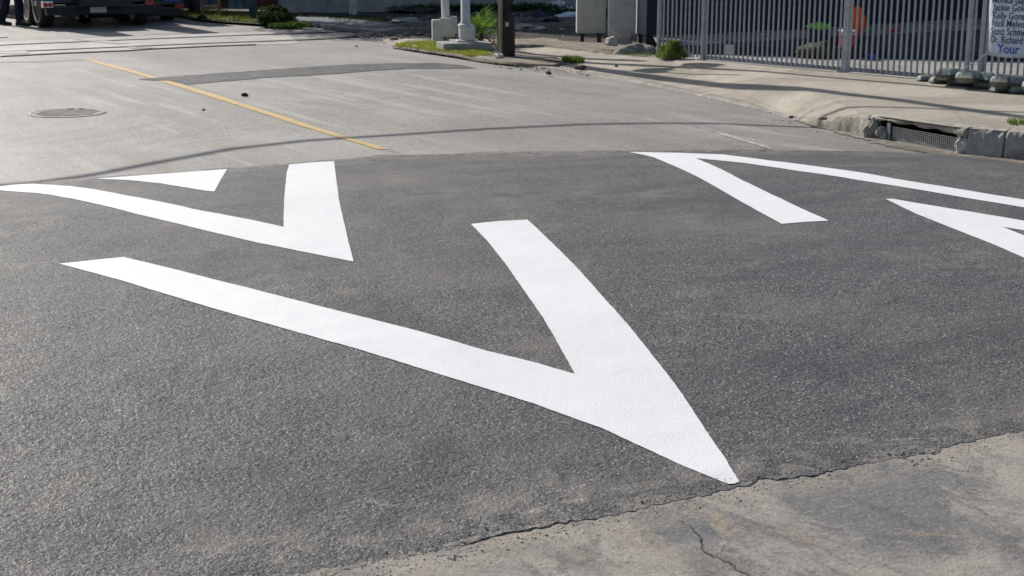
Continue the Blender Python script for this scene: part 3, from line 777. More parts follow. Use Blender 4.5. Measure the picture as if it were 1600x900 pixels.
for L in (r1, r2):
    P = pxs(L, .0); b = MB(); prev = None; b2 = MB(); prev2 = None
    for i, p in enumerate(P):
        t = (P[min(i+1, len(P)-1)]-P[max(i-1, 0)]).normalized(); n = Vector((-t.y, t.x, 0))
        up = .012 if L[i][0] < 560 else .13
        cur = [b.bm.verts.new(p+n*o+Vector((0, 0, z))) for o, z in ((-.035, -.02), (-.035, up), (.035, up), (.035, -.02))]
        if prev:
            for k in range(3): b.bm.faces.new((prev[k], prev[k+1], cur[k+1], cur[k]))
        prev = cur
        if L[i][0] < 600:
            cur2 = [b2.bm.verts.new(p+n*o+Vector((0, 0, .011))) for o in (-.12, -.036)]
            if prev2: b2.bm.faces.new((*prev2, *cur2[::-1]))
            prev2 = cur2
    o = b.build('rail', M['railhead'], track); o.matrix_parent_inverse = Matrix.Translation(-track.location)
    o = b2.build('flangeway', M['black'], track); o.matrix_parent_inverse = Matrix.Translation(-track.location)
def gap(L, w, zz=.012):
    P = pxs(L, 0); b = MB(); prev = None
    for i, p in enumerate(P):
        cur = [b.bm.verts.new(p+Vector((0, o*w/2, zz))) for o in (-1, 1)]
        if prev: b.bm.faces.new((*prev, *cur[::-1]))
        prev = cur
    return b.build('dark_line', M['black'], rd)
gap([(0, 89), (100, 83.7), (200, 79.8), (240, 77), (340, 72.3), (400, 70.5)], .14)  # joint along the near edge of the crossing slab
gap([(220, 54.5), (325, 52.3)], .05)
gap([(0, 98), (60, 97.5), (130, 94.5)], .05)
gap([(555, 49), (590, 52), (622, 56)], .05, .2)  # thin dark line beside the rails, raised off the ground

# manhole cover
mp = at(105, 177)
mh = empty('manhole_cover', mp, label='round cast iron manhole cover in the worn road at the left', cat='manhole')
MB().lathe([(.36, -.02), (.36, .006), (.33, .009), (.32, .005), (.32, -.02)], seg=48).build('frame_ring', M['iron'], mh)
b = MB().lathe([(.315, -.02), (.315, .004), (.01, .006)], seg=48)
for i in range(-7, 8):
    for j in range(-7, 8):
        x, y = i*.042, j*.042
        if x*x+y*y < .29**2: b.box((x, y, .008), (.026, .026, .003))
b.build('lid', M['iron'], mh)
for k in (0, 1):
    MB().lathe([(.03, .0), (.03, .012), (.02, .013)], seg=10).build('pick_hole', M['black'], mh, loc=(-.05+.1*k, .28, 0))

# ------------------------------------------------------------------ palisade fence
fence = empty('steel_fence', FA, label='tall grey steel picket fence standing along the right pavement', cat='fence')
def fl(p): return p-FA
pk = MB()
pk.box((0, 0, 1.2), (.020, .020, 2.4), Matrix.Rotation(R(12), 3, 'Z'), .003)
pk = pk.build('picket', M['fence'], fence); pkm = pk.data
xs = []; s = .0; L_tot = (fence_pt(1630)-FA).length
post_px = [1029, 1098, 1317, 1509, 1531]
post_s = [(fence_pt(x)-FA).dot(fdir) for x in post_px]
first = True; s = .1; npk = 0
PITCH = (L_tot-.1)/71
while s < L_tot and npk < 99:
    if min(abs(s-q) for q in post_s) > .045:
        o = pk if first else pk.copy()
        if not first: C.objects.link(o); o.parent = fence
        first = False; npk += 1
        o.location = fdir*s+fn*.0+Vector((0, 0, .03+random.uniform(-.008, .008))); o.rotation_euler = (random.uniform(-.006, .006), random.uniform(-.006, .006), math.atan2(fdir.y, fdir.x))
    s += PITCH
ang = math.atan2(fdir.y, fdir.x); RF = Matrix.Rotation(ang, 3, 'Z')
for i, q in enumerate(post_s):
    w = (.06, .07, .10, .06, .07)[i]
    b = MB().box(fdir*q+fn*(.0 if w < .1 else .04)+Vector((0, 0, 1.25)), (w*.75, w*.75, 2.5), RF, .006)
    b.box(fdir*q+fn*(.0 if w < .1 else .04)+Vector((0, 0, .01)), (w*1.3, w*1.3, .012), RF)
    b.build('post', M['fence'], fence)
def rail(s0, s1, z, name='rail'):
    MB().box(fdir*((s0+s1)/2)+fn*.03+Vector((0, 0, z)), (s1-s0, .04, .045), RF, .004).build(name, M['fence'], fence)
rail(0, post_s[1], .20); rail(post_s[1], L_tot, .035); rail(0, L_tot, 2.1); rail(post_s[3]-.1, L_tot, .42) if False else None
b = MB().box(fdir*((1152-1027)/573*0+((fence_pt(1141)-FA).dot(fdir)))+Vector((0, 0, .16))-fn*.02, (.12, .02, .12), RF, .003)
b.build('latch_plate', M['grey_metal'], fence)

# banner on the fence
bs0 = (fence_pt(1543)-FA).dot(fdir); bp = FA+fdir*bs0-fn*.05
zb = hz(bp, 86); zt = zb+1.5; bw = 2.3
ban = empty('banner', (bp.x, bp.y, 0), ang, label='white vinyl banner printed with a list of names tied to the fence', cat='banner')
b = MB(); nx, nz = 46, 30; g = []
def bwob(u, z): return .018*math.sin(u*5+z*2)+.012*math.sin(z*6+u*1.7)+.01*noise.noise(Vector((u*3, z*3, 0)))
for i in range(nx+1):
    g.append([b.bm.verts.new((bw*i/nx+.01*math.sin(j*.4), -bwob(bw*i/nx, j/nz*1.5), zb+(zt-zb)*j/nz-.012*math.sin(i*.35))) for j in range(nz+1)])
for i in range(nx):
    for j in range(nz): b.bm.faces.new((g[i][j], g[i+1][j], g[i+1][j+1], g[i][j+1]))
sheet_o = b.build('vinyl_sheet', M['banner'], ban, True)
sm = sheet_o.modifiers.new('thick', 'SOLIDIFY'); sm.thickness = .002; sm.offset = 1
def text(txt, u, row, size, mat, parent, sx=1.):
    c = bpy.data.curves.new('lettering', 'FONT'); c.body = txt; c.size = size; c.offset = .0008; c.resolution_u = 3
    o = bpy.data.objects.new('tmp', c); C.objects.link(o)
    dg = bpy.context.evaluated_depsgraph_get(); me = bpy.data.meshes.new_from_object(o.evaluated_get(dg))
    bpy.data.objects.remove(o)
    z = hz(bp, row)
    for v in me.vertices:
        x, y = v.co.x*sx, v.co.y
        v.co = Vector((u+x, -bwob(u+x, (z+y-zb))-.007, z+y))
    me.materials.clear(); me.materials.append(mat); me.name = 'lettering'
    t = bpy.data.objects.new('lettering', me); C.objects.link(t); t.parent = parent
for txt, row, u in (('Mónica García', 4, .02), ('Jackie Goldberg', 16, .045), ('Kelly Gonez', 28.5, .045), ('Nick Melvoin', 40.5, .04), ('Scott Schmerelson', 53, .035), ('Dr. Richard', 65.5, .035), ('Vladovic', 65.5, .445)):
    text(txt, u, row, .102, M['text'], ban, .76)
text('Your', .125, 81, .135, M['textblue'], ban, .9); text('Local', .425, 81, .135, M['textblue'], ban, .9)
MB().tube([(-.30, -.0, zb-.18), (-.1, .0, zb-.06), (0.01, -.01, zb+.03)], .006).build('tie_cord', M['whitep'], ban)

# sandbags along the foot of the fence
def sandbag_mesh(seed):
    rnd = random.Random(seed); bm = bmesh.new()
    bmesh.ops.create_grid(bm, x_segments=14, y_segments=22, size=.5)
    top = list(bm.verts)
    ret = bmesh.ops.duplicate(bm, geom=list(bm.verts)+list(bm.edges)+list(bm.faces))
    low = [v for v in ret['geom'] if isinstance(v, bmesh.types.BMVert)]
    def shape(v, s):
        x, y = v.co.x*2, v.co.y*2
        ex = max(0, 1-abs(x)**4); ey = max(0, 1-abs(y)**5)
        h = (ex**.33)*(ey**.33)
        n = noise.noise(Vector((x*1.6+seed, y*1.4, s)))
        z = s*h*.078*(1+.18*n)
        if s < 0: z *= .6
        v.co = Vector((x*.094*(1-.12*(1-ey)+.05*n), y*.29*(1-.04*abs(x)), z+.035))
        v.co.z += .014*noise.noise(Vector((x*3+seed, y*5, 2)))*h
    for v in top: shape(v, 1)
    for v in low: shape(v, -1)
    bmesh.ops.remove_doubles(bm, verts=bm.verts, dist=.004)
    me = bpy.data.meshes.new('sandbag'); bm.to_mesh(me); bm.free(); me.materials.append(M['sandbag'])
    me.polygons.foreach_set('use_smooth', [True]*len(me.polygons)); return me
BAGS = [  # px, py of the nearest end, stack height, yaw offset, scale, label
 (1440, 128, .0, -30, .62, 'small flat grey sandbag lying at the left end of the sandbag row'),
 (1461, 132, .0, -35, .70, 'wrinkled grey sandbag low on the pavement, second from the left end'),
 (1476, 128.5, .055, 22, 1.0, 'long grey sandbag resting on top of the two leftmost low ones'),
 (1490, 135, .0, -40, .75, 'dark grey sandbag squeezed underneath the leftmost pair of upper bags'),
 (1509, 134.5, .05, 20, 1.12, 'fattest shiny grey sandbag on top, directly below the left corner of the banner'),
 (1532, 134.5, .035, 22, 1.0, 'grey sandbag lying just right of the fattest shiny one'),
 (1528, 140, .0, -50, .7, 'dark flattened sandbag at the bottom, below the middle of the row'),
 (1562, 140, .045, 18, 1.05, 'shiny grey sandbag on top below the blue banner lettering'),
 (1556, 147, .0, -30, .7, 'small grey sandbag poking out at the bottom below the banner'),
 (1590, 142, .04, 20, 1.05, 'grey upper sandbag near the right edge of the photo under the banner'),
 (1586, 149, .0, -40, .75, 'dark low sandbag near the right edge of the photo'),
 (1612, 148, .03, 20, 1.0, 'dark sandbag cut off by the right edge of the photo')]
for i, (px, py, zz, yo, sc, lab) in enumerate(BAGS):
    p = at(px, py, .13+zz)-Vector((0, 0, zz)); p.z = pave_z(p.x, p.y)
    a = math.atan2(fn.y, fn.x)-math.pi/2+R(yo)
    o = bpy.data.objects.new('sandbag', sandbag_mesh(i*3.7)); C.objects.link(o)
    dirv = Vector((-math.sin(a), math.cos(a), 0))
    o.location = p+dirv*.2*sc+Vector((0, 0, zz)); o.rotation_euler = (R(-6 if zz else 0), R(random.uniform(-5, 5)), a); o.scale = (sc, sc, sc*.95)
    tag(o, lab, 'sandbag', 'sandbags along the foot of the fence')

# ------------------------------------------------------------------ behind the fence
def yp(px, py): return at(px, py, FZ)
scr = yp(1050, 58); q2 = yp(1600, 58)
sd = fdir
s0 = yp(1030, 66)-fn*0
def Wb(px): return at(px, 82+(px-1040)*.022, FZ)
def Wh(px): return max(.06, .09+(px-1040)*.00057)
cols = [1030+k*26 for k in range(28)]
low = empty('low_wall', Wb(1300), label='low dark retaining wall with gravel on top behind the picket fence', cat='wall')
b = MB(); prev = None
for px in cols:
    p = Wb(px)-low.location; h = Wh(px)+.01*noise.noise(Vector((px*.05, 0, 0)))
    cur = [b.bm.verts.new(p+Vector(q)) for q in ((0, 0, -.05), (0, 0, h), (0, .1, h), (0, .1, -.05))]
    if prev:
        for k in range(3): b.bm.faces.new((prev[k], prev[k+1], cur[k+1], cur[k]))
    prev = cur
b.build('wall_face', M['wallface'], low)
b = MB(); prev = None
for px in cols:
    p = Wb(px)-low.location; h = Wh(px)
    cur = [b.bm.verts.new(p+Vector((0, .1+.075*k, h-.02+.008*k+.03*noise.noise(Vector((px*.03, k*.7, 0)))))) for k in range(12)]
    if prev:
        for k in range(11): b.bm.faces.new((prev[k], cur[k], cur[k+1], prev[k+1]))
    prev = cur
b.build('gravel_bed', M['gravel'], low, True)
b = MB()
for i in range(1100):
    px = random.uniform(1040, 1700); dy = random.uniform(.02, .7); p = Wb(px)-low.location
    r = random.uniform(.008, .022); b.rock((p.x, p.y+.1+dy, Wh(px)-.02+dy*.1), (r*1.3, r, r*.8), 1)
o = b.build('gravel', M['gravel'], low); tag(o, kind='stuff')
sA, sB = Wb(1020)+Vector((0, .95, 0)), Wb(1720)+Vector((0, .95, 0)); v = sB-sA
ds = MB().box((0, 0, .75), (v.length, .05, 1.5)).build('screened_fence', M['darkscreen'], loc=((sA.x+sB.x)/2, (sA.y+sB.y)/2, FZ), rz=math.atan2(v.y, v.x)); tag(ds, 'dark windscreen mesh fence at the back of the yard', 'fence')
# things in the yard
def cloth(name, c, r, mat, lab, cat, base=None, sub=3, amp=.3):
    return tag(MB().rock((0, 0, 0), r, sub, amp=amp).build(name, mat, None, True, loc=c), lab, cat)
yd = FA+fn*1.5
def yz(px, back_): 
    p = fence_pt(px)
    for _ in range(12):
        q = p+fn*back_; k = (px-800)/F
        e = q.x-k*(q.y*math.cos(TH)+(CH-FZ)*math.sin(TH)); p = p-fdir*(e/(fdir.x-k*fdir.y*math.cos(TH)))
    q = p+fn*back_; return q
c = Wb(1281)+Vector((0, .16, Wh(1281)-.01)); zc = hz(c, 47)-c.z
crate = empty('crate', c, 0, label='dark navy crate in the yard under a bright lime cloth', cat='crate')
MB().box((0, 0, zc/2), (.22, .2, zc), None, .01).build('crate_body', M['navy'], crate)
MB().box((0, 0, zc+.005), (.24, .22, .015), None, .005).build('crate_rim', M['navy'], crate)
cloth('lime_cloth', Vector((c.x, c.y, c.z+zc+.045)), (.165, .14, .05), M['lime'], 'crumpled bright lime green cloth lying on a dark crate', 'cloth', amp=.22)
c = Wb(1318)+Vector((0, -.12, 0)); zm = hz(c, 72); zc = hz(c, 50)-(zm-FZ)
tag(MB().box((0, 0, (zm-FZ)/2), (.34, .2, zm-FZ), None, .01).build('dark_filler', M['chassis'], None, loc=c), 'added black bin under the red cooler box', 'bin')  # added dark box, fills the dark area below the cooler
c = Vector((c.x, c.y, zm))
cool = empty('cooler', c, 0, label='red cooler box with a white lid behind the fence', cat='cooler')
MB().box((0, 0, (zc-FZ)/2), (.16, .2, zc-FZ), None, .015).build('cooler_body', M['redstuff'], cool)
MB().box((0, 0, zc-FZ+.015), (.175, .215, .03), None, .01).build('lid', M['whitep'], cool)
MB().tube([(-.09, -.02, zc-FZ-.05), (-.1, -.11, zc-FZ-.02), (.1, -.11, zc-FZ-.02), (.09, -.02, zc-FZ-.05)], .008).build('handle', M['whitep'], cool)
c = Wb(1343)+Vector((0, .25, 0)); zc0, zc1 = hz(c, 66), hz(c, 9)
b = MB()
prs = [(0, .02), (.06, .05), (.22, .06), (.32, .11), (.5, .125), (.68, .12), (.8, .09), (.92, .05), (1, .02)]
rows = []
for t, w in prs:
    z = t*(zc1-zc0)
    rows.append([b.bm.verts.new((w*math.cos(k/14*2*math.pi)*(1+.15*noise.noise(Vector((t*4, k, 0)))), w*.5*math.sin(k/14*2*math.pi)*(1+.3*noise.noise(Vector((t*5, k*2, 3)))), z)) for k in range(14)])
for r0_, r1_ in zip(rows, rows[1:]):
    for k in range(14): b.bm.faces.new((r0_[k], r0_[(k+1) % 14], r1_[(k+1) % 14], r1_[k]))
vest = b.build('orange_vest', M['orange'], None, True, loc=(c.x, c.y, zc0), rz=.15); tag(vest, 'bright orange safety vest hanging upright in the yard behind the fence', 'vest')
c2 = c+fn*.12
hb = MB().cyl((0, 0, 0), (0, 0, 1.3), .02).build('support_post', M['rust'], None, True, loc=(c2.x, c2.y, FZ)); tag(hb, 'thin rusty post the orange vest hangs on', 'post')
for px, py, r, mt, lab, cat in ((1356, 80, .045, 'blue', 'small blue bag on the yard ground behind the fence', 'bag'), (1268, 82, .17, 'scrap', 'heap of brown scrap beside the navy crate', 'scrap'), (1405, 58, .05, 'redstuff', 'small red bundle on top of the low gravel wall', 'bundle')):
    p = Wb(px)+(Vector((0, -.2, 0)) if py > 70 else Vector((0, .3, Wh(px))))
    cloth(cat, Vector((p.x, p.y, p.z+r*.4)), (r*1.5, r, r*.8), M[mt], lab, cat)
b = MB()
for i in range(500):
    s = random.uniform(4.2, 9); t = random.uniform(.25, 3); p = FA+fdir*s+fn*t
    b.rock((p.x, p.y, FZ), (random.uniform(.01, .03),)*3, 1)
tag(b.build('rubble', M['gravel']), 'loose gravel scattered over the yard floor', 'gravel', kind='stuff')

# ------------------------------------------------------------------ signal pole, boxes, utility pole, cabinets
def stand(px, py, z=VZ): return at(px, py, z)
sp = stand(722, 78)
sig = empty('signal_pole', sp+Vector((.05, .05, 0)), label='silver railway signal pole with a cast base on a concrete block', cat='signal pole')
MB().box((-.02, .0, .03), (.72, .55, .16), Matrix.Rotation(R(14), 3, 'Z'), .012).build('concrete_base', M['concrete'], sig)
MB().lathe([(.07, .34), (.078, .36), (.078, .38), (.065, .40), (.060, 8.2), (.02, 8.25)], seg=20).build('mast', M['pole'], sig, True)
b = MB().lathe([(.16, .11), (.16, .135), (.10, .15), (.105, .32), (.115, .33), (.11, .36), (.07, .375)], seg=8); b.box((.055, -.03, .235), (.16, .2, .19), None, .012)
b.build('cast_base', M['pole'], sig)
for k in range(4):
    x, y = .13*math.cos(k*1.57+.8), .13*math.sin(k*1.57+.8)
    MB().cyl((x, y, .11), (x, y, .19), .014, seg=6).build('anchor_bolt', M['chrome'], sig)
# height of the signal heads, found from where their shadow lies on the pavement
bl = at(1090, 105, .08); dist = ((bl-sig.location).xy).length; hh_ = dist*math.tan(SUN_EL)
rt = Vector((math.cos(SUN_AZ), math.sin(SUN_AZ)*-1, 0))
b = MB().box((0, 0, hh_), (.7, .06, .06), Matrix.Rotation(R(15), 3, 'Z')); b.build('cross_arm', M['pole'], sig)
for s in (-.33, .33):
    b = MB().cyl((s, -.02, hh_), (s, .02, hh_), .20, seg=28); b.cyl((s, -.2, hh_), (s, -.02, hh_), .12, seg=24); b.build('signal_head', M['chassis'], sig)
sp2 = stand(694, 70)
jp = empty('junction_pole', sp2, label='silver pole left of the signal pole carrying two beige metal boxes', cat='pole')
MB().tube([(0.03, 0, -.02), (.03, 0, .3), (.0, 0, 1.5), (-.05, 0, 3.2)], .062, 18).build('mast', M['pole'], jp, True)
def wh(py, p=sp2): return hz(p, py)-p.z
MB().box((-.095, -.10, (wh(63)+wh(30))/2), (.16, .14, wh(30)-wh(63)), Matrix.Rotation(R(8), 3, 'Z'), .012).build('junction_box', M['cabinet'], jp)
MB().box((.055, -.12, (wh(57)+wh(27))/2), (.18, .14, wh(27)-wh(57)), Matrix.Rotation(R(-22), 3, 'Z'), .012).build('junction_box', M['cabinet'], jp)
MB().box((.13, -.02, (wh(52)+wh(25.5))/2), (.10, .14, wh(25.5)-wh(52)), Matrix.Rotation(R(-22), 3, 'Z'), .008).build('junction_box', M['grey_metal'], jp)
MB().tube([(-.08, -.1, wh(63)), (-.07, -.08, .02), (-.1, -.05, -.03)], .022).build('conduit', M['rust'], jp)
up_ = stand(790.5, 88, .06)
ut = empty('utility_pole', up_+Vector((0, .12, 0)), label='thick dark brown wooden utility pole right of the palm', cat='utility pole')
Tg = at(1500, 170, .17)-ut.location; Sv = Vector((-TO_SUN.x, -TO_SUN.y, 0))/TO_SUN.z; Tg.z = 0
hT = Tg.dot(Sv)/Sv.dot(Sv); LN = (Tg-Sv*hT)/(hT-.8); print('lean', LN, hT)
b = MB(); rows = []
for k in range(41):
    z = -.1+11.4*k/40
    rows.append((LN.x*max(0, z-.8), LN.y*max(0, z-.8), z))
o = MB().tube(rows, [.125-.001*k for k in range(41)], 20).build('shaft', M['wood'], ut, True)
MB().box((-.075, -.115, 1.6), (.045, .04, 3.2), Matrix.Rotation(R(-38), 3, 'Z'), .004).build('lit_conduit_strip', M['lit_strip'], ut)  # conduit strip whose pale colour paints the pole's sunlit left edge
for s, l in ((.10, 10.9), (-.10, 10.2)):
    MB().box((LN.x*(l-.8)+s*.5, LN.y*(l-.8), l), (2.4, .1, .12), Matrix.Rotation(R(60), 3, 'Z')).build('cross_arm', M['wood'], ut)
MB().box((.015, -.125, hz(up_, 38)-.06), (.05, .006, .06), None, .002).build('tag_plate', M['grey_metal'], ut)

def cabinet(x0, x1, ytop, ybot, ygr, yaw, lab, depth=.35, legs=True, name='equipment_cabinet'):
    p = at((x0+x1)/2, ygr, .09); s = (p.y*math.cos(TH)+(CH-.2)*math.sin(TH))/F
    w = (x1-x0)*s; zb_ = hz(p, ybot)-p.z; h = 1.5
    e = empty(name, p+Vector((0, depth/2, 0)), yaw, label=lab, cat='cabinet')
    MB().box((0, 0, zb_+h/2), (w, depth, h), None, .01).build('housing', M['cabinet'], e)
    MB().box((0, -depth/2-.006, zb_+h/2+.01), (w-.06, .012, h-.07), None, .004).build('door', M['cabinet'], e)
    MB().box((w*.36, -depth/2-.02, zb_+.75), (.02, .03, .12), None, .004).build('handle', M['grey_metal'], e)
    if zb_ > .05:
        for sx in (-1, 1):
            MB().box((sx*w*.3, 0, zb_/2-.02), (.06, depth*.6, zb_+.02), None, .004).build('leg', M['rust'], e)
    return e
cabinet(901, 946, 0, 52, 64, 0, 'pale beige equipment cabinet raised on legs, leftmost of the cabinets')
cabinet(951, 993, 0, 57, 68, 0, 'pale beige cabinet in the middle of the three beside the fence end', .3)
cabinet(995, 1024, 0, 54, 66, 0, 'narrow beige cabinet against the fence end, rightmost of the cabinets', .3)
p = at(972, 68, .09)
o = MB().box((0, .1, .12), (.26, .3, .24), None, .015).build('concrete_footing', M['stone'], None, loc=p+Vector((0, -.02, -.05))); tag(o, 'pale concrete footing block below the middle cabinet', 'block')
p = at(955, 72, .1); o = MB().rock((0, 0, .05), (.09, .08, .09), 3, amp=.2).build('stone', M['stone'], None, loc=p); tag(o, 'pale rough stone block in front of the middle cabinet', 'stone')
p = at(992, 84, .1); o = MB().rock((0, 0, .0), (.26, .2, .12), 4, amp=.2).build('gravel_heap', M['gravel'], None, True, loc=p); tag(o, 'small grey gravel heap in front of the rightmost cabinet', 'heap')
# rocks and litter
ROCKS = [(907, 109, .05, 'rust', 'brown stone on the pavement below the utility pole shadow', 'stone'), (382, 150.5, .03, 'tar', 'small black lump on the road right of the yellow line', 'lump'),
         (857, 116, .03, 'rust', 'small brown stone at the pavement edge', 'stone'), (781, 90, .045, 'stone', 'pale stone at the foot of the utility pole', 'stone'),
         (776, 88, .03, 'stone', 'tiny pale stone left of the utility pole foot', 'stone'), (963, 104, .02, 'rust', 'small stone on the pavement just above the long shadow', 'stone'),
         (318, 172.5, .014, 'tar', 'tiny black fragment on the road between manhole and yellow line', 'lump'), (557, 73, .02, 'concrete', 'small grey chunk on the road left of the grassy verge', 'stone'),
         (315, 34, .1, 'black', 'dark lump lying at the kerb below the wooden barrier', 'lump')]
for px, py, r, mt, lab, cat in ROCKS:
    p = on_pave(px, py) if px > 850 else at(px, py, .0 if px < 600 else .06)
    tag(MB().rock((0, 0, r*.5), (r*1.2, r, r*.8), 3 if r > .04 else 2, amp=.3).build('stone' if cat == 'stone' else 'lump', M[mt], None, True, loc=p), lab, cat)
b = MB()
for i in range(420):
    t = random.random(); px = 770+t*150+random.gauss(0, 12); py = 96+t*14+random.gauss(0, 3.5)
    p = at(px, py, .03); z = max(.0, pave_z(p.x, p.y)); r = random.uniform(.003, .010)*(2.2 if random.random() < .06 else 1)
    b.rock((p.x, p.y, z+r*.3), (r*1.2, r, r*.7), 1, amp=.3)
for i in range(300):
    px = random.uniform(1060, 1500); k = kpt(max(1242, px)) if px > 1242 else None
    p = (k[0]-k[2]*random.uniform(0, .25)) if k else at(px, 141+(px-1060)*.225+random.gauss(0, 2), .0)
    r = random.uniform(.002, .006); b.rock((p.x, p.y, .004+r*.1), (r*1.2, r, r*.7), 1, amp=.3)
tag(b.build('pebbles', M['gravel']), 'crumbled pebbles along the pavement edge', 'pebbles', kind='stuff')
# loose grit at the near joint
b = MB()
for i in range(2600):
    a = random.uniform(-1.2, 3.6); off_ = random.gauss(0, .05)
    p = E1*a+E2*(bn(a)-.015+min(off_, .02) if off_ < 0 else bn(a)+off_*.8)
    r = random.uniform(.001, .0026)*(2 if random.random() < .05 else 1)
    z = (.004 if off_ < 0 else hump_z(p.x, p.y)+.002)
    b.rock((p.x, p.y, z+r*.3), (r*1.3, r, r*.8), 1, amp=.3)
tag(b.build('grit', M['concrete']), 'loose grit along the near edge of the hump', 'grit', kind='stuff')

# ------------------------------------------------------------------ plants
def blades(b, x, y, z, h, w, lean=.5):
    a = random.uniform(0, 6.28); d = Vector((math.cos(a), math.sin(a), 0)); n = Vector((-d.y, d.x, 0))*w
    p0 = Vector((x, y, z)); p1 = p0+d*h*lean*.35+Vector((0, 0, h*.6)); p2 = p0+d*h*lean+Vector((0, 0, h))
    v = [b.bm.verts.new(q) for q in (p0-n, p0+n, p1+n*.7, p1-n*.7, p2)]
    b.bm.faces.new(v[:4]); b.bm.faces.new((v[3], v[2], v[4]))
def grass_in(poly, z, n, h, mat, lab, thin=None):
    P = [(p.x, p.y) for p in pxs(poly, z)]; b = MB(); x0 = min(p[0] for p in P); x1 = max(p[0] for p in P); y0 = min(p[1] for p in P); y1 = max(p[1] for p in P)
    k = 0; tries = 0
    while k < n and tries < n*30:
        tries += 1
        x, y = random.uniform(x0, x1), random.uniform(y0, y1)
        if not inside(P, x, y): continue
        if noise.noise(Vector((x*2.5, y*2.5, 4))) < random.uniform(-.45, .15): continue
        blades(b, x, y, z-.01, h*random.uniform(.5, 1.3), h*.09, random.uniform(.3, 1)); k += 1
    return tag(b.build('grass', mat), lab, 'grass', kind='stuff')
grass_in([(612, 70), (640, 66.5), (690, 65.5), (700, 72), (770, 78), (772, 86), (735, 88.5), (700, 82.5), (650, 76)], VZ, 9000, .045, M['grass'], 'bright yellow green grass round the signal pole base')
grass_in([(880, 93), (915, 94), (912, 97.5), (880, 97)], .05, 500, .07, M['grass_dark'], 'small tuft of green grass on the pavement edge')
grass_in([(835, 90), (885, 94), (880, 98), (805, 92)], .05, 500, .03, M['grass_dark'], 'sparse grass in the utility pole shadow')
grass_in([(930, 78), (1000, 80), (1028, 86), (1028, 90), (960, 84)], .11, 500, .04, M['grass_dark'], 'sparse grass in front of the cabinets')
grass_in([(283, 16), (345, 17), (420, 22), (440, 34), (400, 36), (345, 34), (300, 29), (283, 24)], .055, 4500, .06, M['grass_mid'], 'lit grass beside the parked trucks')
grass_in([(1573, 190), (1640, 192), (1640, 196), (1580, 195)], .2, 200, .05, M['grass_dark'], 'sprig of grass on the kerb at the right edge')
grass_in([(480, 22), (560, 24), (640, 32), (540, 32), (480, 26)], .08, 900, .05, M['bush'], 'dark weeds along the shaded lot')
def bush(name, c, rad, n, leaf, mat, lab, cat, upright=False, stem=True, group=None):
    e = empty(name, c, label=lab, cat=cat, group=group)
    b = MB()
    for i in range(n):
        u = Vector((random.gauss(0, 1), random.gauss(0, 1), random.gauss(0, 1))).normalized()*random.random()**.4
        lump = 1+.35*noise.noise(u*2.3+Vector(c))
        p = Vector((u.x*rad[0]*lump, u.y*rad[1]*lump, rad[2]+u.z*rad[2]*lump))
        if p.z < 0.01: continue
        if upright:
            t = random.random()**1.5; a = random.uniform(0, 6.28); q_ = random.random()**.6*(1-t*.75)*(1+.4*noise.noise(Vector((math.cos(a)*2, math.sin(a)*2, t*3+c[0]))))
            p = Vector((rad[0]*q_*math.cos(a), rad[1]*q_*math.sin(a), t*rad[2]*1.5))
        if upright: blades(b, p.x, p.y, p.z, leaf, leaf*.05, random.uniform(.2, 1))
        else:
            q = Vector((random.gauss(0, 1), random.gauss(0, 1), random.gauss(0, 1))).normalized(); w = q.cross(Vector((0, 0, 1))).normalized()*leaf*.35
            v = [b.bm.verts.new(x_) for x_ in (p, p+q*leaf*.5+w, p+q*leaf, p+q*leaf*.5-w)]; b.bm.faces.new(v)
    b.build('foliage', mat, e)
    b = MB()
    for k in range(5):
        a = random.uniform(0, 6.28); b.tube([(0, 0, 0), (rad[0]*.3*math.cos(a), rad[1]*.3*math.sin(a), rad[2]*.7), (rad[0]*.6*math.cos(a), rad[1]*.6*math.sin(a), rad[2]*1.4)], [.01, .007, .003], 5)
    b.build('stem', M['trunk'], e)
    return e
p = at(1052, 91, .13); bush('bush', p, (.20, .17, .115), 2200, .075, M['fennel'], 'feathery light green bush growing through the foot of the fence', 'bush', True)
p = at(1036, 90, .13); bush('bush', p, (.10, .1, .07), 500, .07, M['fennel'], 'small low weed left of the feathery bush at the fence', 'weed', True)
p = at(432, 41, .02); bush('bush', p, (.36, .35, .13), 4200, .05, M['bush'], 'dark green bush at the roadside left of the crossing rails', 'bush')
p = at(428, 33, .05); bush('bush', p, (.30, .3, .15), 2500, .05, M['bush'], 'smaller dark bush behind the roadside bush, beside the dark steel post', 'bush')
p = at(455, 43.5, .02); bush('bush', p, (.42, .25, .05), 1500, .04, M['grass_dark'], 'low spreading green weed at the tip of the dark bush', 'weed')
for px, py, lab in ((660, 14, 'dark scrub under the graffiti wall left of the signal poles'), (745, 13, 'dark scrub under the graffiti wall behind the signal pole'), (830, 12, 'dark scrub under the wall right of the utility pole'), (895, 20, 'dark scrub under the wall beside the leftmost cabinet')):
    p = at(px, py+4, .05); bush('shrub', p, (.9, .4, .08), 1300, .05, M['bush'], lab, 'shrub')
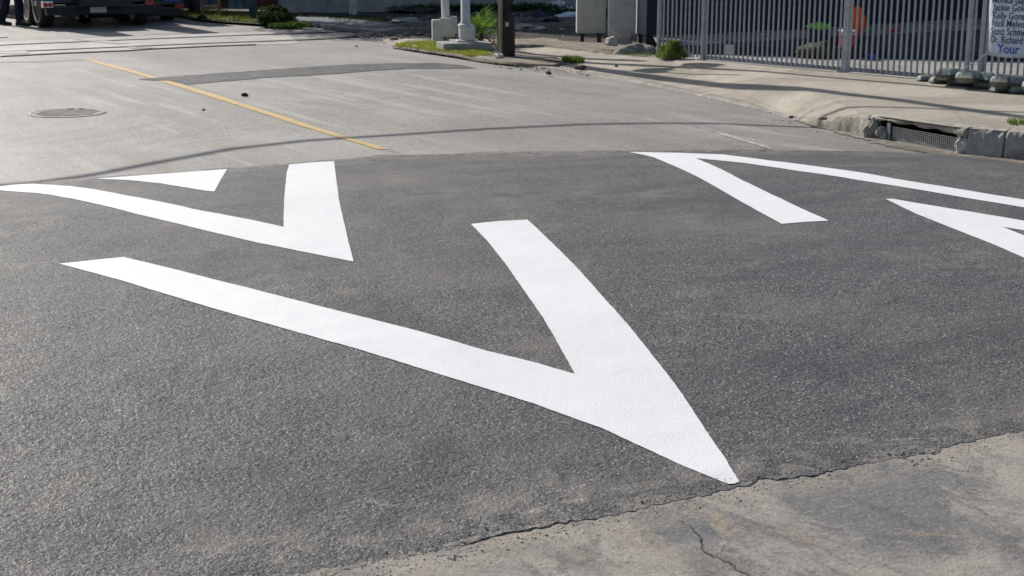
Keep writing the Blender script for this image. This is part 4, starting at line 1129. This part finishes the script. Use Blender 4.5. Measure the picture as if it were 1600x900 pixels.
# young fan palm
pp = at(750, 73, VZ); palm = empty('fan_palm', pp, label='young fan palm with bright green fronds between signal pole and utility pole', cat='palm')
MB().tube([(0, 0, -.02), (.01, 0, .1), (.02, 0, .2)], [.045, .04, .03], 8).build('trunk', M['trunk'], palm, True)
def frond(az, el, stem, r, mat, nm='frond'):
    d = Vector((math.cos(az)*math.cos(el), math.sin(az)*math.cos(el), math.sin(el)))
    side = d.cross(Vector((0, 0, 1))).normalized(); upv = side.cross(d).normalized()
    b = MB(); c0 = Vector((.02, 0, .15)); c1 = c0+d*stem+Vector((0, 0, -.03*stem))
    b.tube([c0, c0.lerp(c1, .5)+Vector((0, 0, .02)), c1], [.009, .007, .005], 5)
    n = 17
    for i in range(n):
        a = (i/(n-1)-.5)*R(230); dd_ = d*math.cos(a)+side*math.sin(a)
        L = r*1.2*(1-.22*abs(a)/R(115))*random.uniform(.9, 1.05); w = upv*.003+side.cross(dd_).cross(dd_)*0
        per = dd_.cross(upv).normalized()*.0065
        m1 = c1+dd_*L*.45+upv*.02; tip = c1+dd_*L+upv*(-.05*random.uniform(.5, 2))+Vector((0, 0, -.03))
        v = [b.bm.verts.new(q) for q in (c1, m1+per, tip, m1-per)]; b.bm.faces.new(v)
    b.build(nm, mat, palm)
for az, el, st_, r in ((200, 40, .20, .22), (170, 62, .22, .22), (250, 70, .20, .22), (320, 55, .20, .24), (20, 45, .22, .24), (350, 22, .22, .2), (110, 60, .2, .22), (60, 70, .3, .22), (225, 20, .18, .18), (0, 75, .28, .2)):
    frond(R(az), R(el), st_, r, M['palm'])
for az, el in ((210, -22), (330, -18), (345, -30), (250, -15), (190, -10)):
    frond(R(az), R(el), .2, .15, M['dry'], 'dry_frond')
tr_ = at(304, 19, .08)
tree = empty('tree', tr_, label='dark tree trunk between the blue truck and the wooden barrier', cat='tree')
MB().tube([(0, 0, -.1), (.0, 0, .3), (.02, 0, 1.2), (-.05, 0, 2.6), (.1, .1, 4.2)], [.2, .14, .12, .11, .07], 14).build('trunk', M['trunk'], tree, True)
b = MB()
for i in range(5000):
    u = Vector((random.gauss(0, 1), random.gauss(0, 1), random.gauss(0, 1))).normalized()*random.random()**.4
    p = Vector((u.x*1.8, u.y*1.8, 5+u.z*1.4))*(1+.2*noise.noise(u*3)); q = Vector((random.gauss(0, 1), random.gauss(0, 1), random.gauss(0, 1))).normalized(); w = q.cross(Vector((0, 0, 1))).normalized()*.04
    b.bm.faces.new([b.bm.verts.new(x_) for x_ in (p, p+q*.06+w, p+q*.12, p+q*.06-w)])
b.build('crown', M['bush'], tree)

# ------------------------------------------------------------------ far left: post, barrier, walls
p = at(396, 29, .05); o = MB().cyl((0, 0, -.05), (0, 0, 5), .085, .07, 20).build('steel_post', M['bluepost'], None, True, loc=p); tag(o, 'dark blue steel post standing beside the roadside bush', 'post')
bp0, bp1 = at(317, 26, .08), at(343, 24, .08)
bar = empty('wooden_barrier', (bp0+bp1)/2, label='brown wooden barrier frame on the grass beside the tree trunk', cat='barrier')
dv = bp1-bp0; half = dv/2
for s in (-1, 1): MB().box(half*s+Vector((0, 0, .55)), (.06, .06, 1.1), None, .004).build('upright', M['oldwood'], bar)
MB().box(Vector((0, 0, .17)), (dv.length, .04, .08), Matrix.Rotation(math.atan2(dv.y, dv.x), 3, 'Z')).build('crosspiece', M['oldwood'], bar)
MB().box(Vector((0, 0, .8)), (dv.length, .04, .08), Matrix.Rotation(math.atan2(dv.y, dv.x), 3, 'Z')).build('crosspiece', M['oldwood'], bar)
for L in ([(288, 26), (300, 29), (345, 34.5), (400, 38), (445, 44)],):
    P = pxs(L, .0); b = MB(); prev = None
    for i, p in enumerate(P):
        cur = [b.bm.verts.new(p+Vector((0, 0, 0))), b.bm.verts.new(p+Vector((0, .05, .05))), b.bm.verts.new(p+Vector((.05, .55, .055))), b.bm.verts.new(p+Vector((.05, .6, 0)))]
        if prev:
            for k in range(3): b.bm.faces.new((prev[k], prev[k+1], cur[k+1], cur[k]))
        prev = cur
    tag(b.build('kerb', M['kerb']), kind='structure')
tag(sheet('verge', M['dirt'], pxs([(270, 10), (470, 12), (478, 22), (460, 36), (445, 41), (400, 37), (345, 33.5), (300, 28), (270, 22)], .05), flat(.05), .4, 0, .3), kind='structure')
tag(sheet('path', M['pave'], pxs([(340, 16.5), (440, 16.5), (440, 19.5), (345, 20)], .06), flat(.065), .6, 0, .4), kind='structure')
# far wall with graffiti: the side of a building
w0 = at(436, 17, .1); w1 = at(1040, 8, .1); wa = math.atan2(w1.y-w0.y, w1.x-w0.x); WL = (w1-w0).length
bld = empty('building', w0, wa, label='pale blue wall with faded graffiti along the back of the dirt lot', cat='wall')
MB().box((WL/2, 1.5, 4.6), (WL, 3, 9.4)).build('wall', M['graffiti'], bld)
MB().box((WL/2, -.04, .1), (WL, .08, .3)).build('plinth', M['concrete'], bld)
pq = at(551, 20, .1)
o = MB().box((0, 0, 2), (.15, .15, 4.1), None, .01).build('concrete_post', M['stone'], None, loc=pq+Vector((0, .1, 0))); tag(o, 'pale square post standing in front of the blue wall', 'post')
rp_ = at(421, 15.5, .1); e = empty('red_gate', rp_, R(12), label='dark red corrugated gate at the left end of the blue wall', cat='gate')
b = MB()
for k in range(12): b.cyl((-.24+k*.044, 0, 0), (-.24+k*.044, 0, 2.4), .024, seg=8)
b.build('gate_leaf', M['redwall'], e)
MB().box((-.29, 0, 1.25), (.08, .08, 2.6), None, .004).build('gate_post', M['rust'], e); MB().box((.31, 0, 1.25), (.08, .08, 2.6), None, .004).build('gate_post', M['rust'], e)
# shaded fence further left
f0 = at(180, 12, .1); f1 = at(410, 14.5, .1); fa2 = math.atan2(f1.y-f0.y, f1.x-f0.x); FL = (f1-f0).length
e = empty('corrugated_fence', f0+Vector((0, 0, 0)), fa2, label='blue grey corrugated metal fence behind the tree and barrier', cat='fence')
b = MB(); prev = None
for k in range(int(FL/.05)):
    x = k*.05; y = .02*math.sin(k*1.57)
    cur = (b.bm.verts.new((x, y, 0)), b.bm.verts.new((x, y, 2.6)))
    if prev: b.bm.faces.new((prev[0], cur[0], cur[1], prev[1]))
    prev = cur
sh = b.build('corrugated_sheet', simple('blue_grey_sheet', (.16, .20, .26), .6, .2, .25, 2, .1, 30), e); md = sh.modifiers.new('t', 'SOLIDIFY'); md.thickness = .004
for k in range(5): MB().box((FL*k/4, -.06, 1.3), (.09, .07, 2.6), None, .004).build('fence_post', M['rust'], e)
# debris in the lot
DB = [(857, 13, .55, .25, .22, 'whitep', 'pale blue tarpaulin bundle lying in the shaded lot near the wall', 'tarpaulin'), (888, 31, .28, .2, .09, 'whitep', 'crumpled white plastic bag on the dirt left of the leftmost cabinet', 'bag'),
      (822, 46, .3, .25, .07, 'concrete', 'flat grey concrete rubble beside the rails right of the utility pole', 'rubble'), (490, 26, .5, .3, .05, 'black', 'low dark soil heap on the shaded side road', 'heap'),
      (840, 30, .12, .1, .13, 'navy', 'small dark blue can standing in the lot', 'can'), (862, 35, .16, .1, .07, 'tar', 'black rag lying on the lot', 'rag'),
      (634, 34, .28, .15, .05, 'concrete', 'small grey rubble patch on the lot left of the boxes', 'rubble'), (650, 20, .5, .2, .08, 'wood', 'dark timber pile in the shade of the wall', 'timber')]
for px, py, a, b__, c_, mt, lab, cat in DB:
    p = at(px, py, .06); tag(MB().rock((0, 0, c_*.4), (a, b__, c_), 3, amp=.35).build(cat if cat != 'rubble' else 'rubble_piece', M[mt], None, False, loc=p), lab, cat)
b = MB()
for i in range(900):
    px = random.uniform(560, 930); py = random.uniform(18, 60); p = at(px, py, .05); r = random.uniform(.008, .028)*(1 if random.random() < .93 else 2)
    b.rock((p.x, p.y, .04+r*.2), (r*1.4, r, r*.6), 1, amp=.3)
tag(b.build('rubble', M['gravel']), 'small rubble strewn over the shaded dirt lot', 'rubble', kind='stuff')

# ------------------------------------------------------------------ vehicles
def wheel(parent, x, y, r, w, side):
    """side -1: outer face looks to local -x"""
    e = bpy.data.objects.new('wheel', None); C.objects.link(e); e.parent = parent; e.location = (x, y, r)
    me = Matrix.Rotation(math.pi/2*side, 4, 'Y')
    ty = MB().lathe([(r*.80, -w/2+.01), (r*.84, -w/2), (r*.95, -w/2+.01), (r, -w/2+.035), (r, w/2-.035), (r*.95, w/2-.01), (r*.84, w/2), (r*.80, w/2-.01)], me, 36).build('tyre', M['rubber'], e, True)
    rm = MB().lathe([(r*.80, -w/2), (r*.80, w/2-.004), (r*.75, w/2-.008), (r*.70, w/2-.05), (r*.44, w/2-.09), (r*.30, w/2-.02), (r*.12, w/2-.01), (r*.10, w/2+.02), (.01, w/2+.02)], me, 30).build('rim', M['rim'], e, True)
    return e
def service_truck(loc, yaw, W, body, boxm, label, name, bump_z, n_axle=2, wr=.44, side=True, L=3.1, H=1.45, open_mid=True):
    e = empty(name, loc, yaw, label=label, cat='truck')
    hw = W/2
    b = MB().box((0, L/2+.6, .50), (.9, L+2.4, .16)); b.cyl((-hw+.3, .95, wr), (hw-.3, .95, wr), .05); b.box((0, .95, wr+.02), (.3, .35, .3)); b.build('chassis', M['chassis'], e)
    zb_ = bump_z
    MB().box((0, -.06, zb_+.055), (W-.05, .14, .13), None, .012).build('bumper', M['chassis'], e)
    MB().box((0, .10, zb_+.14), (W-.2, .3, .05), None, .008).build('step_plate', body, e)
    fl_ = zb_+.24
    MB().box((0, L/2, fl_), (W-.04, L, .06), None, .006).build('bed_floor', body, e)
    bw_ = .50
    for s in (-1, 1):
        MB().box((s*(hw-bw_/2), L/2, fl_+.03+H/2), (bw_, L, H), None, .012).build('side_compartment', boxm, e)
        MB().box((s*(hw+.004), .9, fl_+.5), (.012, 1.1, .75), None, .003).build('compartment_door', boxm, e)
        MB().box((s*(hw-.07), -.02, zb_+.19), (.20, .10, .13), None, .012).build('light_housing', M['chrome'] if s < 0 else body, e)
        for k in (0, 1):
            MB().cyl((s*(hw-.03-.085*k), -.08, zb_+.185), (s*(hw-.03-.085*k), -.062, zb_+.185), .043, seg=20).build('tail_light', M['redlens'], e)
        for a in range(n_axle):
            wheel(e, s*(hw-.13), .62+a*.98, wr, .26, s)
    if open_mid:
        MB().box((0, .02, fl_+.13), (W-2*bw_-.1, .03, .03), None, .004).build('tailgate_rail', M['chrome'], e)
        MB().box((0, .5, fl_+.2), (W-2*bw_-.2, .7, .28), None, .03).build('red_load', M['redstuff'], e)
        MB().cyl((.48, -.01, fl_+.06), (.48, .03, fl_+.06), .035).build('hitch_light', M['chrome'], e)
    pl = MB().box((-.05, -.135, zb_+.08), (.30, .008, .10), None, .003).build('licence_plate', M['whitep'], e)
    # cab
    b = MB().box((0, L+.75, 1.0), (W-.15, 1.3, 1.0), None, .08); b.box((0, L+.75, 1.75), (W-.25, 1.15, .75), None, .12, .9); b.box((0, L+1.75, .95), (W-.25, 1.0, .7), None, .1)
    b.build('cab', body, e)
    MB().box((0, L+.15, 1.8), (W-.5, .02, .45), None, .01).build('rear_window', simple('dark_glass', (.01, .012, .015), .08), e)
    for s in (-1, 1): wheel(e, s*(hw-.17), L+1.9, wr, .25, s)
    return e
YAW = R(30)
pt = at(157, 43)
service_truck(pt, YAW, 2.02, M['dark_truck'], M['dark_truck'], 'dark navy service truck seen from behind with red load between its side lockers', 'service_truck', hz(pt, 21.5))
pt2 = at(222, 37)
service_truck(pt2+Vector((-.25, .4, 0)), YAW, 1.95, M['dark_truck'], M['blue'], 'truck with bright blue body partly hidden behind the dark service truck', 'blue_truck', hz(pt2, 27), 1, .34, H=1.2, L=2.4)
pt3 = at(-10, 33)
service_truck(pt3+Vector((-.1, 3.2, 0)), YAW, 2.0, M['chassis'], M['chassis'], 'black truck at the left edge behind the walking person', 'black_truck', .35, 1, .38, H=1.3, open_mid=False)

# ------------------------------------------------------------------ the person at the left edge (only the legs show)
pf = at(33, 40.5); pb = at(3, 39)
person = empty('person', (pf+pb)/2, label='person in dark trousers and black boots walking beside the trucks', cat='person')
def lp(v): return Vector(v)-person.location
def skin(name, joints, edges, mat, parent, sub=2):
    me = bpy.data.meshes.new(name); me.from_pydata([j[0] for j in joints], edges, []); o = bpy.data.objects.new(name, me); C.objects.link(o); o.parent = parent
    md = o.modifiers.new('skin', 'SKIN'); md.use_smooth_shade = True
    for i, j in enumerate(joints): me.skin_vertices[0].data[i].radius = (j[1], j[2] if len(j) > 2 else j[1]); me.skin_vertices[0].data[i].use_root = (i == 0)
    s = o.modifiers.new('sub', 'SUBSURF'); s.levels = sub; s.render_levels = sub
    me.materials.append(mat); return o
fa, fb = lp(pf), lp(pb); mid = (fa+fb)/2
hipL = Vector((.09, -.03, .92)); hipR = Vector((-.09, .03, .92)); pel = Vector((0, 0, .98))
J = [((0, 0, .98), .15, .12), ((0, 0, 1.15), .14, .11), ((.01, 0, 1.35), .17, .12), ((.01, 0, 1.48), .08, .08), ((.02, 0, 1.56), .055, .055), ((.035, 0, 1.66), .085, .095), ((.035, 0, 1.74), .075, .085),
     (tuple(hipL), .095), ((fa.x*.75+.03, fa.y*.6, .50), .065), ((fa.x-.03, fa.y, .10), .045), 
     (tuple(hipR), .095), ((fb.x*.6+.06, fb.y*.6, .50), .065), ((fb.x-.03, fb.y, .10), .045),
     ((.0, -.19, 1.42), .06), ((.03, -.25, 1.15), .045), ((.16, -.24, .93), .032), ((.21, -.24, .86), .03),
     ((.0, .19, 1.42), .06), ((-.05, .25, 1.15), .045), ((.04, .24, .93), .032), ((.08, .24, .86), .03),
     ((fa.x+.10, fa.y, .04), .035), ((fb.x+.10, fb.y, .04), .035)]
ED = [(0, 1), (1, 2), (2, 3), (3, 4), (4, 5), (5, 6), (0, 7), (7, 8), (8, 9), (0, 10), (10, 11), (11, 12), (2, 13), (13, 14), (14, 15), (15, 16), (2, 17), (17, 18), (18, 19), (19, 20), (9, 21), (12, 22)]
body = skin('body', J, ED, M['skin'], person)
def leg(pts, nm): return skin(nm, pts, [(i, i+1) for i in range(len(pts)-1)], M['cloth'], person)
tro = [((0, 0, 1.0), .165, .135), (tuple(hipL-Vector((0, 0, .04))), .115), ((fa.x*.75+.03, fa.y*.6, .50), .088), ((fa.x-.02, fa.y, .05), .085), (tuple(hipR-Vector((0, 0, .04))), .115), ((fb.x*.6+.06, fb.y*.6, .50), .088), ((fb.x-.02, fb.y, .05), .085)]
skin('trousers', tro, [(0, 1), (1, 2), (2, 3), (0, 4), (4, 5), (5, 6)], M['cloth'], person)
skin('jacket', [((0, 0, .98), .175, .145), ((0, 0, 1.15), .165, .135), ((.01, 0, 1.36), .19, .14), ((.01, 0, 1.49), .09, .09), ((.0, -.2, 1.42), .075), ((.03, -.26, 1.15), .06), ((.13, -.25, .97), .045), ((.0, .2, 1.42), .075), ((-.05, .26, 1.15), .06), ((.02, .25, .97), .045)],
     [(0, 1), (1, 2), (2, 3), (2, 4), (4, 5), (5, 6), (2, 7), (7, 8), (8, 9)], M['jacket'], person)
MB().rock((.025, 0, 1.72), (.1, .09, .085), 3, amp=.05).build('hair', M['hair'], person, True)
for f_ in (fa, fb):
    b = MB(); rows = []
    for t, w, h0, h1 in ((-.10, .03, .0, .07), (-.07, .045, 0, .12), (.0, .045, 0, .12), (.06, .048, 0, .085), (.13, .05, 0, .065), (.18, .042, 0, .055), (.205, .02, .005, .035)):
        rows.append([b.bm.verts.new((t, math.cos(k/10*2*math.pi)*w, max(h0, (h0+h1)/2+math.sin(k/10*2*math.pi)*(h1-h0)/2))) for k in range(10)])
    for r0_, r1_ in zip(rows, rows[1:]):
        for k in range(10): b.bm.faces.new((r0_[k], r0_[(k+1) % 10], r1_[(k+1) % 10], r1_[k]))
    b.bm.faces.new(rows[0][::-1]); b.bm.faces.new(rows[-1])
    b.build('boot', M['boot'], person, True, loc=(f_.x, f_.y, .0), rz=R(-8))

# ------------------------------------------------------------------ overhead cable whose shadow crosses the road
SH = [(-200, 309), (-100, 299), (0, 290), (60, 285), (140, 274), (240, 255), (360, 233), (480, 219.5), (600, 212), (760, 201.5), (920, 194), (1040, 192.5), (1120, 193), (1200, 196.5), (1287, 199.5)]
CP = [at(x, y)+TO_SUN*(5.2/TO_SUN.z) for x, y in SH]
d_ = CP[-1]-CP[-2]; CP += [CP[-1]+d_.normalized()*k+Vector((0, 0, .01*k*k)) for k in (1, 3, 6, 10)]
e = empty('overhead_cable', CP[0], label='overhead cable spanning the street above the speed hump', cat='cable')
worldtube('cable', CP, .036, M['tar'], e)
print('scene built', len(bpy.data.objects))
